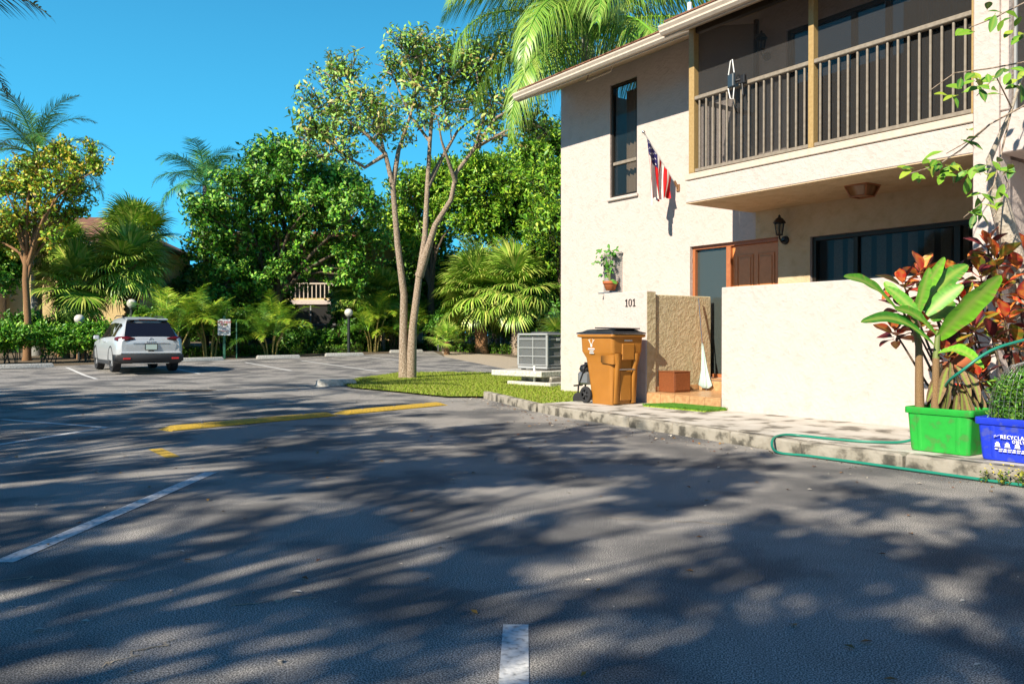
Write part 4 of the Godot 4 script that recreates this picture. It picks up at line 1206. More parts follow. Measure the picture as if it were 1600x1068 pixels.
	part(bx, "front_panel", MB.new().bx(Vector3(.172, .03, -.16), Vector3(.18, .28, .14), .003), M.wood)
	var um := thing("folded_umbrella", "folded pale teal umbrella leaning beside the front door", "umbrella", bframe(-1.36, .292, -1.12))
	part(um, "shaft", MB.new().tube([Vector3(.12, 0, .02), Vector3(-.06, 1.45, .0)], [.012, .010], 8), M.chrome)
	var ur := []
	for k in 7:
		var y := [.03, .08, .18, .32, .48, .62, .74][k] as float
		var r := [.05, .10, .075, .05, .035, .022, .012][k] as float
		var ring := []
		for j in 16:
			var a := -TAU * j / 16
			var rr := r * (1.0 + .35 * cos(a * 5.0 + k * .4))
			ring.append(Vector3(.12 - .127 * y, y, .02 - .014 * y) + Vector3(cos(a) * rr, 0, sin(a) * rr * .7))
		ur.append(ring)
	part(um, "cloth", MB.new().loft(ur), mat(.42, .56, .52, .75))
	for k in 2:
		var sn := thing("sandal", ["black flip-flop sandal on the door step nearer the patio wall", "black flip-flop sandal on the door step nearer the umbrella"][k], "sandal", bframe(-.22 - k * .13, .291, -.62 + k * .05, .35 - k * .5), "pair of sandals")
		var so := []
		var st := []
		for j in 18:
			var a := -TAU * j / 18
			var w := .044 * (1.0 + .25 * cos(a)) if true else 0.0
			so.append(Vector3(cos(a) * .125, 0, sin(a) * w)); st.append(Vector3(cos(a) * .125, .018, sin(a) * w))
		part(sn, "sole", MB.new().loft([so, st]), M.rubber)
		part(sn, "strap", MB.new().tube([Vector3(-.01, .018, -.045), Vector3(.03, .06, -.02), Vector3(.08, .02, 0), Vector3(.03, .06, .02), Vector3(-.01, .018, .045)], [.008, .008, .007, .008, .008], 6), M.black)
	var mc := [wb(-1.02, .52), wb(.12, .40), wb(.14, .04), wb(-.72, .04)]
	var tmm := thing("turf_mat", "green artificial turf mat on the walk before the tiled step", "mat", TB)
	var mp := PackedVector2Array([Vector2(-1.0, .50), Vector2(.12, .46), Vector2(.14, .04), Vector2(-.85, .04)])
	part(tmm, "backing", MB.new().prism(mp, .131, .15), M.turfbase)
	var bl := MB.new()
	for i in 5:
		bl.col = Color(.07, .20, .015) * rng.randf_range(.8, 1.5)
		var b := Vector3(rng.randf_range(-.02, .02), 0, rng.randf_range(-.02, .02))
		bl.tri(b, b + Vector3(.006, 0, 0), b + Vector3(rng.randf_range(-.01, .01), .03, rng.randf_range(-.01, .01)))
	var xs := []
	while xs.size() < 3800:
		var q := Vector2(rng.randf_range(-1.05, .15), rng.randf_range(0, .55))
		if Geometry2D.is_point_in_polygon(q, mp): xs.append(Transform3D(Basis(Vector3.UP, rng.randf() * TAU), Vector3(q.x, .149, q.y)))
	scatter(tmm, "pile", bl.mesh(), M.grassm, xs)
	# clamp-on antenna box on the balcony rail
	var an := thing("rail_antenna", "dark flat box on a pale bent bracket clamped to balcony rail", "antenna", bframe(.30, 4.52, .07))
	part(an, "housing", MB.new().box(Vector3(-.03, .03, .05), Vector3(.13, .18, .05), .012, Basis(Vector3.UP, -.3)), mat(.03, .045, .06, .4))
	part(an, "bracket", MB.new().tube([Vector3(-.08, .12, .05), Vector3(-.045, .30, .05), Vector3(-.015, .31, .05), Vector3(.015, .13, .05)], [.008, .008, .008, .008], 6).tube([Vector3(-.085, -.06, .05), Vector3(-.05, -.20, .05), Vector3(.0, -.22, .05), Vector3(.015, -.07, .05)], [.008, .008, .008, .008], 6), M.white)
	part(an, "clamp", MB.new().box(Vector3(.10, .03, -.02), Vector3(.09, .12, .06), .01).tube([Vector3(.0, .02, .03), Vector3(.08, .03, .0)], [.02, .02], 8).tube([Vector3(.10, -.03, -.01), Vector3(.12, -.18, .0), Vector3(.15, -.2, .01)], [.014, .012, .02], 6), M.black)

# ------------------------------------------------------------------ trash cart, air conditioner
func yard_things() -> void:
	var c := thing("trash_cart", "orange brown wheeled trash cart with black lid beside the low wall", "trash cart", bframe(-1.68, .131, .50, .0))
	# local: +x is the cart's front (lift bar), +z the side with the emblem
	var ring := func(x0: float, x1: float, w: float, y: float, r: float) -> Array:
		var o := []
		for q in [[x1, w, 0.0], [x1, -w, PI * .5], [x0, -w, PI], [x0, w, PI * 1.5]]:
			var sx := -1.0 if q[0] == x1 else 1.0
			var sz := -1.0 if q[1] > 0 else 1.0
			for k in 5:
				var a: float = PI * .5 - q[2] - k * PI / 8.0
				o.append(Vector3(q[0] + sx * r + cos(a) * r, y, q[1] + sz * r + sin(a) * r))
		return o
	var b := MB.new()
	b.loft([ring.call(-.19, .27, .235, 0.0, .05), ring.call(-.195, .275, .24, .03, .06), ring.call(-.24, .29, .25, .30, .07), ring.call(-.285, .30, .262, .56, .075), ring.call(-.31, .31, .268, .68, .07), ring.call(-.335, .335, .29, .74, .06), ring.call(-.355, .355, .305, .78, .06), ring.call(-.365, .365, .315, 1.0, .06)])
	part(c, "body", b, M.cart)
	var rm := MB.new()
	rm.loft([ring.call(-.375, .375, .325, .99, .05), ring.call(-.42, .40, .345, 1.0, .05), ring.call(-.42, .40, .345, 1.035, .05), ring.call(-.37, .36, .31, 1.04, .05)])
	part(c, "rim", rm, M.cart)
	var ld := MB.new()
	ld.loft([ring.call(-.44, .41, .35, 1.042, .05), ring.call(-.44, .405, .345, 1.062, .05), ring.call(-.36, .36, .30, 1.078, .06), ring.call(-.30, .32, .26, 1.105, .06), ring.call(-.2, .28, .22, 1.115, .05)])
	var lid := part(c, "lid", ld, M.lid)
	part(lid, "raised_flap", MB.new().box(Vector3(.13, 1.128, .0), Vector3(.46, .018, .5), .006, Basis(Vector3(0, 0, 1), -.03)), M.lid)
	# front: recessed channel framed by two cheeks, lift bar
	for s in [-1.0, 1.0]:
		part(c, "cheek", MB.new().loft([[Vector3(.27, .02, s * .17 + .05), Vector3(.305, .02, s * .17 + .04), Vector3(.305, .02, s * .17 - .04), Vector3(.27, .02, s * .17 - .05)], [Vector3(.28, .55, s * .17 + .05), Vector3(.345, .55, s * .17 + .035), Vector3(.345, .55, s * .17 - .035), Vector3(.28, .55, s * .17 - .05)], [Vector3(.29, .74, s * .19 + .06), Vector3(.375, .76, s * .19 + .05), Vector3(.375, .76, s * .19 - .05), Vector3(.29, .74, s * .19 - .06)]]), M.cart)
	part(c, "recess", MB.new().bx(Vector3(.29, .66, -.12), Vector3(.372, .90, .12), .01), M.cart)
	part(c, "recess", MB.new().bx(Vector3(.275, .06, -.11), Vector3(.312, .50, .11), .01), M.cart)
	part(c, "lift_bar", MB.new().tube([Vector3(.335, .52, -.15), Vector3(.335, .52, .15)], [.013, .013], 10), M.steel)
	part(c, "gusset", MB.new().loft([[Vector3(.29, .58, .20), Vector3(.33, .60, .20), Vector3(.33, .60, .292), Vector3(.1, .62, .30)], [Vector3(.29, .70, .2), Vector3(.34, .74, .2), Vector3(.34, .74, .297), Vector3(.1, .72, .30)]]), M.cart)
	part(c, "handle", MB.new().tube([Vector3(-.38, 1.01, -.24), Vector3(-.47, 1.02, -.24), Vector3(-.47, 1.02, .24), Vector3(-.38, 1.01, .24)], [.014, .014, .014, .014], 8), M.lid)
	part(c, "axle", MB.new().tube([Vector3(-.27, .125, -.30), Vector3(-.27, .125, .30)], [.012, .012], 8), M.steel)
	for s in [-1.0, 1.0]:
		var w := part(c, "wheel", MB.new().lathe(Vector3(-.27, .125, s * .275), [[.075, -.025], [.115, -.027], [.125, -.015], [.125, .015], [.115, .027], [.075, .025]], 24, Basis(Vector3(1, 0, 0), PI / 2)), M.rubber)
		var hb := MB.new()
		hb.lathe(Vector3(-.27, .125, s * .275), [[0, .028], [.028, .028], [.032, -.028], [0, -.028]], 12, Basis(Vector3(1, 0, 0), PI / 2))
		for k in 5:
			var a := TAU * k / 5
			hb.bar(Vector3(-.27, .125, s * .275) + Vector3(cos(a), sin(a), 0) * .03, Vector3(-.27, .125, s * .275) + Vector3(cos(a), sin(a), 0) * .08, .03, .03)
		part(w, "hub", hb, M.plastic)
	var em := MB.new()
	for s in [-1.0, 1.0]:
		em.bar(Vector3(0, .0, 0), Vector3(s * .025, .04, 0), .013, .004); em.bar(Vector3(s * .025, .04, 0), Vector3(s * .04, .05, 0), .010, .004); em.bar(Vector3(s * .04, .05, 0), Vector3(s * .042, .085, 0), .009, .004); em.bar(Vector3(s * .024, .04, 0), Vector3(s * .018, .058, 0), .008, .004)
	em.bar(Vector3(0, -.012, 0), Vector3(0, .012, 0), .02, .004)
	em.box(Vector3(0, -.03, 0), Vector3(.085, .012, .004)); em.box(Vector3(.004, -.05, 0), Vector3(.05, .007, .004)); em.box(Vector3(.006, -.066, 0), Vector3(.058, .007, .004))
	part(c, "emblem", em, M.white, Transform3D(Basis(Vector3(1, 0, 0), -.04).scaled(Vector3(1.7, 1.7, 1)), Vector3(-.10, .87, .312)))
	var sn := MB.new()
	for k in 9: sn.box(Vector3(0, 0, -.07 + k * .0175), Vector3(.004, .02, .012 if k != 1 else .004))
	part(c, "serial_print", sn, M.white, Transform3D(Basis(), Vector3(.366, .945, 0)))
	# machine half hidden behind the cart
	var mc := thing("garden_machine", "small black and silver garden machine half hidden behind the trash cart", "machine", bframe(-2.36, .06, .42, .3))
	part(mc, "engine", MB.new().box(Vector3(0, .42, 0), Vector3(.22, .2, .2), .03), M.steel)
	part(mc, "tank", MB.new().lathe(Vector3(0, .52, 0), [[0, 0], [.09, .0], [.11, .04], [.09, .1], [.03, .12], [.03, .15], [0, .15]], 14), M.black)
	part(mc, "frame", MB.new().tube([Vector3(-.1, 0, .1), Vector3(-.08, .3, .1), Vector3(.05, .62, .1), Vector3(.1, .66, .1)], [.014, .014, .014, .014], 8).tube([Vector3(-.1, 0, -.1), Vector3(-.08, .3, -.1), Vector3(.05, .62, -.1)], [.014, .014, .014], 8).tube([Vector3(-.15, .3, -.12), Vector3(-.15, .3, .12)], [.014, .014], 8), M.black)
	for s in [-1.0, 1.0]: part(mc, "wheel", MB.new().lathe(Vector3(-.05, .1, s * .15), [[0, -.02], [.09, -.025], [.1, -.01], [.1, .01], [.09, .025], [0, .02]], 18, Basis(Vector3(1, 0, 0), PI / 2)), M.rubber)
	# concrete slabs and the air conditioner
	var sl := thing("equipment_slab", "pale thick concrete slab directly under the air conditioner", "slab", Transform3D(Basis(Vector3.UP, .80), Vector3(.62, .0, -19.1)))
	part(sl, "slab", MB.new().bx(Vector3(-.78, .235, -.78), Vector3(.78, .36, .78), .015), M.pale)
	var s2 := thing("equipment_slab", "longer lower concrete slab resting on the lawn under the other", "slab", Transform3D(Basis(Vector3.UP, .72), Vector3(.95, .0, -18.9)))
	part(s2, "slab", MB.new().bx(Vector3(-.8, .02, -.7), Vector3(1.1, .12, .72), .012), M.pale)
	for k in 2: part(s2, "block", MB.new().bx(Vector3(-.55 + k * .9, .122, -.5), Vector3(-.25 + k * .9, .233, .5), .012), M.concrete)
	var ac := thing("air_conditioner", "grey louvred air conditioner condenser standing on concrete slabs", "air conditioner", Transform3D(Basis(Vector3.UP, .80), Vector3(.78, .362, -19.2)))
	var S := .44
	var H := .84
	part(ac, "base_pan", MB.new().bx(Vector3(-S - .02, .03, -S - .02), Vector3(S + .02, .09, S + .02), .01), M.acgrey)
	for q in [[-1, -1], [1, -1], [1, 1], [-1, 1]]:
		part(ac, "foot", MB.new().bx(Vector3(q[0] * .36 - .04, .0, q[1] * .36 - .04), Vector3(q[0] * .36 + .04, .03, q[1] * .36 + .04)), M.plastic)
		part(ac, "corner_post", MB.new().bx(Vector3(q[0] * S - .03, .09, q[1] * S - .03), Vector3(q[0] * S + .03, H - .05, q[1] * S + .03), .015), M.acgrey)
	part(ac, "coil", MB.new().bx(Vector3(-S + .04, .1, -S + .04), Vector3(S - .04, H - .06, S - .04)), M.accore)
	part(ac, "top_cover", MB.new().bx(Vector3(-S - .025, H - .05, -S - .025), Vector3(S + .025, H, S + .025), .018), M.acgrey)
	part(ac, "fan_grille", MB.new().lathe(Vector3(0, H, 0), [[.34, 0], [.34, .02], [.31, .03], [.2, .035], [.0, .04]], 20), M.accore)
	for face in 4:
		var bs := Basis(Vector3.UP, face * PI / 2)
		for k in 4: part(ac, "grille_band", MB.new().box(bs * Vector3(0, .12 + k * .195, S + .012), Vector3(S * 2 - .06, .022, .018), .004, bs), M.acgrey)
		part(ac, "grille_band", MB.new().box(bs * Vector3(.02, .43, S + .014), Vector3(.022, .66, .018), .004, bs), M.acgrey)
		var lv := MB.new()
		for k in 26: lv.box(bs * Vector3(-S + .06 + k * .0305, .43, S + .002), Vector3(.007, .66, .012), 0, bs)
		part(ac, "louvres", lv, M.acgrey).set_meta("kind", "stuff")
	part(ac, "service_panel", MB.new().bx(Vector3(S + .024, .25, -S + .0), Vector3(S + .06, H - .052, -S + .26), .008), M.acgrey)
	part(ac, "label_plate", MB.new().box(Vector3(-.08, .70, S + .026), Vector3(.12, .055, .006), .002), M.white)
	part(ac, "disconnect_box", MB.new().bx(Vector3(S + .062, .42, -S + .05), Vector3(S + .11, .62, -S + .17), .006), M.acgrey)
	part(ac, "pipe", MB.new().tube([Vector3(S + .06, .16, -.30), Vector3(S + .3, .14, -.36), Vector3(S + .55, .02, -.3), Vector3(S + .9, .0, -.5)], [.03, .03, .03, .03], 8), M.rubber)
	var pv := thing("drain_pipe_stub", "short white pipe stub upright before the air conditioner", "pipe", Transform3D(Basis(), Vector3(.50, .36, -18.42)))
	part(pv, "tube", MB.new().tube([Vector3(0, -.34, 0), Vector3(0, .1, 0)], [.028, .028], 10), M.white)
	part(pv, "cap", MB.new().lathe(Vector3(0, .1, 0), [[.034, -.03], [.034, .01], [0, .014]], 10), M.white)

# ------------------------------------------------------------------ vehicles
func suv(t: Node3D, paint: Material, plate: bool) -> void:   # local: rear at +z, front at -z
	var S := [[2.28, .50, .92, .98, .78, .70], [2.22, .36, .98, 1.04, .87, .76], [2.05, .30, 1.0, 1.20, .90, .70], [1.80, .28, 1.01, 1.47, .915, .615], [1.55, .28, 1.01, 1.58, .92, .60], [.5, .27, .99, 1.64, .92, .60], [-.3, .27, .97, 1.60, .92, .60], [-.75, .27, .96, 1.36, .92, .64], [-1.2, .28, .94, 1.03, .92, .72], [-1.8, .30, .87, .93, .90, .72], [-2.15, .34, .78, .84, .85, .68], [-2.30, .45, .66, .70, .72, .58]]
	var half := func(s: Array) -> Array:
		return [Vector2(s[4] * .90, s[1]), Vector2(s[4], s[1] + .10), Vector2(s[4] * 1.01, (s[1] + s[2]) * .5 + .05), Vector2(s[4] * .985, s[2]), Vector2(lerpf(s[4] * .985, s[5], .9), lerpf(s[2], s[3], .80)), Vector2(s[5] * .93, s[3] - .015), Vector2(s[5] * .5, s[3] + .02)]
	var rings := []
	for s in S:
		var h: Array = half.call(s)
		var r := []
		for q in h: r.append(Vector3(q.x, q.y, s[0]))
		for k in range(h.size() - 1, -1, -1): r.append(Vector3(-h[k].x, h[k].y, s[0]))
		r.reverse()
		rings.append(r)
	part(t, "body", MB.new().loft(rings), paint)
	# side windows follow the body between shoulder and roof edge
	for sd in [-1.0, 1.0]:
		for win in [[1.72, 1.30], [1.22, .32], [.26, -.62]]:
			var m := MB.new()
			var prev := []
			for k in 6:
				var z: float = lerpf(win[0], win[1], k / 5.0)
				var i := 0
				while S[i + 1][0] > z: i += 1
				var f: float = (S[i][0] - z) / (S[i][0] - S[i + 1][0])
				var ha: Array = half.call(S[i])
				var hb: Array = half.call(S[i + 1])
				var lo: Vector2 = ha[3].lerp(hb[3], f)
				var hi: Vector2 = ha[4].lerp(hb[4], f)
				var a := lo.lerp(hi, .10)
				var b := lo.lerp(hi, .93)
				var cur := [Vector3(sd * (a.x + .008), a.y, z), Vector3(sd * (b.x + .008), b.y, z)]
				if k:
					if sd > 0: m.quad(prev[0], cur[0], cur[1], prev[1])
					else: m.quad(cur[0], prev[0], prev[1], cur[1])
				prev = cur
			part(t, "side_window", m, M.carglass)
	# rear
	var rw := MB.new()
	rw.quad(Vector3(-.71, 1.06, 2.235), Vector3(.71, 1.06, 2.235), Vector3(.60, 1.44, 1.868), Vector3(-.60, 1.44, 1.868))
	rw.quad(Vector3(-.60, 1.44, 1.868), Vector3(.60, 1.44, 1.868), Vector3(.55, 1.535, 1.70), Vector3(-.55, 1.535, 1.70))
	part(t, "rear_window", rw, M.carglass)
	part(t, "spoiler", MB.new().box(Vector3(0, 1.575, 1.72), Vector3(1.14, .03, .26), .012, Basis(Vector3(1, 0, 0), .12)), paint)
	part(t, "brake_light", MB.new().box(Vector3(0, 1.555, 1.85), Vector3(.5, .02, .012)), M.taillight)
	var tg := part(t, "tailgate", MB.new().loft([[Vector3(-.66, .62, 2.28), Vector3(.66, .62, 2.28), Vector3(.66, .62, 2.24), Vector3(-.66, .62, 2.24)], [Vector3(-.70, .82, 2.31), Vector3(.70, .82, 2.31), Vector3(.70, .82, 2.25), Vector3(-.70, .82, 2.25)], [Vector3(-.60, .93, 2.30), Vector3(.60, .93, 2.30), Vector3(.60, .93, 2.2), Vector3(-.60, .93, 2.2)], [Vector3(-.42, 1.04, 2.255), Vector3(.42, 1.04, 2.255), Vector3(.42, 1.04, 2.15), Vector3(-.42, 1.04, 2.15)]]), paint)
	part(tg, "trim_strip", MB.new().box(Vector3(0, .86, 2.318), Vector3(1.0, .018, .014), .003), M.chrome)
	if plate:
		part(tg, "licence_plate", MB.new().box(Vector3(0, .755, 2.325), Vector3(.31, .155, .012), .003), mat(.45, .55, .50, .5))
		part(tg, "plate_frame", frame4(-.175, .175, .665, .845, 2.334, .018, .014), M.black)
		text(tg, "lettering", "R O G U E", .045, M.chrome, Transform3D(Basis(), Vector3(0, .895, 2.31)), .008)
		part(tg, "round_badge", MB.new().lathe(Vector3(0, .97, 2.285), [[.05, 0], [.055, .008], [.043, .012], [.04, 0]], 16, Basis(Vector3(1, 0, 0), PI / 2)).box(Vector3(0, .97, 2.292), Vector3(.12, .018, .01)), M.chrome)
	part(tg, "handle", MB.new().box(Vector3(0, .635, 2.292), Vector3(.16, .03, .012), .004), M.black)
	for s in [-1.0, 1.0]:
		var tl := MB.new()
		tl.loft([[Vector3(s * .44, .98, 2.30), Vector3(s * .44, 1.02, 2.27), Vector3(s * .44, 1.0, 2.2), Vector3(s * .44, .97, 2.2)], [Vector3(s * .66, .93, 2.315), Vector3(s * .66, 1.06, 2.26), Vector3(s * .66, 1.05, 2.15), Vector3(s * .66, .92, 2.15)], [Vector3(s * .885, .93, 2.2), Vector3(s * .87, 1.055, 2.17), Vector3(s * .8, 1.05, 2.1), Vector3(s * .8, .93, 2.1)], [Vector3(s * .93, .96, 1.93), Vector3(s * .915, 1.03, 1.93), Vector3(s * .86, 1.02, 1.9), Vector3(s * .86, .97, 1.9)]])
		part(t, "tail_light", tl, M.taillight)
		part(t, "reflector", MB.new().box(Vector3(s * .66, .42, 2.335), Vector3(.2, .05, .015), .004), M.red)
		part(t, "mirror", MB.new().box(Vector3(s * 1.01, 1.03, -.62), Vector3(.17, .13, .1), .03), paint)
		part(t, "door_handle", MB.new().bar(Vector3(s * .93, .90, .22), Vector3(s * .93, .90, .42), .03, .025, .006), paint)
		part(t, "sill", MB.new().bx(Vector3(s * .82, .22, -1.0), Vector3(s * .935, .34, 1.0), .02), M.plastic)
		for z in [-1.42, 1.30]:
			var ar := MB.new()
			var ps := []
			var rs := []
			for k in 13:
				var a := PI * k / 12.0
				ps.append(Vector3(s * .905, .36 + sin(a) * .40, z + cos(a) * .40)); rs.append(.035)
			ar.tube(ps, rs, 6)
			part(t, "wheel_arch", ar, M.plastic)
			var ax := Basis(Vector3(0, 0, 1), -PI / 2 * s)
			var c := Vector3(s * .80, .355, z)
			var w := part(t, "wheel", MB.new().lathe(c, [[.22, .10], [.33, .115], [.352, .09], [.355, .0], [.352, -.09], [.33, -.115], [.0, -.115]], 28, ax), M.rubber)
			var rm := MB.new()
			rm.lathe(c, [[.235, .105], [.225, .06], [.06, .04], [.05, .075], [0, .08]], 24, ax)
			part(w, "rim", rm, M.plastic)
			var sp := MB.new()
			for k in 5:
				var a := TAU * k / 5
				sp.bar(c + ax * Vector3(cos(a) * .04, .085, sin(a) * .04), c + ax * Vector3(cos(a) * .225, .095, sin(a) * .225), .05, .03, .006, Vector3(1, 0, 0))
			part(w, "spokes", sp, M.steel)
	part(t, "rear_bumper", MB.new().loft([[Vector3(-.80, .27, 2.22), Vector3(.80, .27, 2.22), Vector3(.80, .27, 1.9), Vector3(-.80, .27, 1.9)], [Vector3(-.89, .36, 2.33), Vector3(.89, .36, 2.33), Vector3(.94, .36, 1.72), Vector3(-.94, .36, 1.72)], [Vector3(-.89, .53, 2.33), Vector3(.89, .53, 2.33), Vector3(.94, .53, 1.74), Vector3(-.94, .53, 1.74)], [Vector3(-.80, .545, 2.30), Vector3(.80, .545, 2.30), Vector3(.9, .545, 1.75), Vector3(-.9, .545, 1.75)]]), M.plastic)
	part(t, "skid_strip", MB.new().box(Vector3(0, .28, 2.27), Vector3(1.0, .03, .03), .006), M.chrome)
	part(t, "bumper_top", MB.new().box(Vector3(0, .585, 2.29), Vector3(1.66, .06, .08), .02), paint)
	for s in [-1.0, 1.0]: part(t, "roof_rail", MB.new().tube([Vector3(s * .56, 1.60, 1.35), Vector3(s * .565, 1.66, 1.1), Vector3(s * .565, 1.69, .2), Vector3(s * .56, 1.63, -.2)], [.014, .016, .016, .012], 6), M.plastic)

func vehicles() -> void:
	# nose-in, along the stall lines
	var c := thing("parked_car", "silver white sport utility car parked nose-in before the hedge", "car", Transform3D(Basis(Vector3.UP, .614), Vector3(-11.85, .065, -25.95)))
	suv(c, M.carpaint, true)
	var d := thing("parked_car", "dark car at the left frame edge showing only a tyre", "car", Transform3D(Basis(Vector3.UP, 1.45), Vector3(-9.62, 0.0, -10.55)))
	suv(d, M.cardark, false)

# ------------------------------------------------------------------ buildings behind the lot
func far_buildings() -> void:
	var z := 41.0
	var b := thing("yellow_apartment_house", "yellow stucco house with brown hip roof behind the hedge", "building", at(-21.5, z, .12))
	part(b, "wall", holed(-3.4, 3.2, -.2, 5.4, [[-.9, 2.0, 3.0, 4.75]], 0, .2), M.yellowwall)
	part(b, "side_wall", MB.new().bx(Vector3(3.0, -.2, -8), Vector3(3.2, 5.4, -.202)), M.yellowwall)
	part(b, "wing_wall", MB.new().bx(Vector3(-9, -.2, .6), Vector3(-3.42, 5.0, .8)), M.stucco)
	part(b, "wing_return", MB.new().bx(Vector3(-3.6, -.2, -.2), Vector3(-3.42, 5.0, .598)), M.stucco)
	part(b, "back_wall", MB.new().bx(Vector3(-3.4, -.2, -8.2), Vector3(3.2, 5.4, -8.0)), M.yellowwall)
	var r := MB.new()
	var e := [Vector3(-10, 5.35, 1.3), Vector3(4.0, 5.35, 1.3), Vector3(4.0, 5.35, -9), Vector3(-10, 5.35, -9)]
	var t0 := Vector3(-6, 7.2, -3.8)
	var t1 := Vector3(.2, 7.2, -3.8)
	r.quad(e[0], e[1], t1, t0); r.tri(e[1], e[2], t1); r.quad(e[2], e[3], t0, t1); r.tri(e[3], e[0], t0); r.quad(e[3], e[2], e[1], e[0])
	part(b, "roof", r, M.roof)
	part(b, "fascia", MB.new().bx(Vector3(-10, 5.16, 1.22), Vector3(4.0, 5.36, 1.29)), M.trim)
	var w := empty(b, "window")
	part(w, "frame", frame4(-.898, 1.998, 3.002, 4.748, -.04, .08, .08), M.bronze)
	part(w, "pane", MB.new().bx(Vector3(-.818, 3.082, -.09), Vector3(1.918, 4.668, -.084)), M.glass)
	part(w, "sill", MB.new().bx(Vector3(-1.0, 2.9, .002), Vector3(2.1, 3.0, .1), .01), M.trim)
	part(b, "corner_column", MB.new().bx(Vector3(3.4, -.2, .7), Vector3(3.75, 5.15, 1.05), .02), M.trim)
	part(b, "balcony_slab", MB.new().bx(Vector3(3.21, 2.3, -3), Vector3(6.0, 2.55, 1.1), .02), M.trim)
	# screened porch house
	var h := thing("porch_house", "tan house with screened ground porch and balcony above", "building", at(-11.0, 47.5))
	part(h, "wall", holed(-6, 5.2, -.3, 6.2, [[-3.8, 1.35, -.05, 2.35], [2.2, 3.5, .9, 2.3], [-3.8, 1.35, 2.9, 5.3]], -1.6, .2), M.yellowwall)
	part(h, "room_back", MB.new().bx(Vector3(-6, -.3, -6.2), Vector3(5.2, 6.2, -6.0)), M.room)
	part(h, "wing_wall", MB.new().bx(Vector3(1.5, -.3, -1.59), Vector3(1.75, 6.2, .2), .01), M.yellowwall)
	part(h, "balcony_slab", MB.new().bx(Vector3(-4.2, 2.45, -1.59), Vector3(1.49, 2.72, .2), .02), M.stucco)
	part(h, "roof", MB.new().bx(Vector3(-7, 6.2, -6.5), Vector3(6, 6.5, 1.2), .05), M.roof)
	for k in 24: part(h, "baluster", MB.new().bx(Vector3(-4.1 + k * .24, 2.75, .1), Vector3(-4.05 + k * .24, 3.62, .14)), M.trim)
	part(h, "top_rail", MB.new().bx(Vector3(-4.2, 3.62, .06), Vector3(1.49, 3.70, .18)), M.trim)
	var ps := empty(h, "porch_screen")
	for x in [-4.15, -2.4, -.6, 1.40]: part(ps, "upright", MB.new().bx(Vector3(x, -.2, .05), Vector3(x + .07, 2.44, .12)), M.acgrey)
	for y in [.62, 1.3]: part(ps, "rail", MB.new().bx(Vector3(-4.15, y, .06), Vector3(1.45, y + .045, .11)), M.acgrey)
	part(ps, "kick_panel", MB.new().bx(Vector3(-4.1, -.2, .08), Vector3(1.4, .62, .09)), mat(.22, .20, .18, .7))
	var q := MB.new()
	q.quad(Vector3(-4.1, .665, .085), Vector3(1.4, .665, .085), Vector3(1.4, 2.44, .085), Vector3(-4.1, 2.44, .085))
	part(ps, "insect_screen", q, M.screen)
	part(h, "sliding_door", frame4(-3.79, 1.34, -.04, 2.34, -1.63, .08, .08), M.acgrey)
	var w2 := empty(h, "window")
	part(w2, "frame", frame4(2.202, 3.498, .902, 2.298, -1.63, .07, .08), M.bronze)
	part(w2, "pane", MB.new().bx(Vector3(2.272, .972, -1.69), Vector3(3.428, 2.228, -1.684)), M.glass)

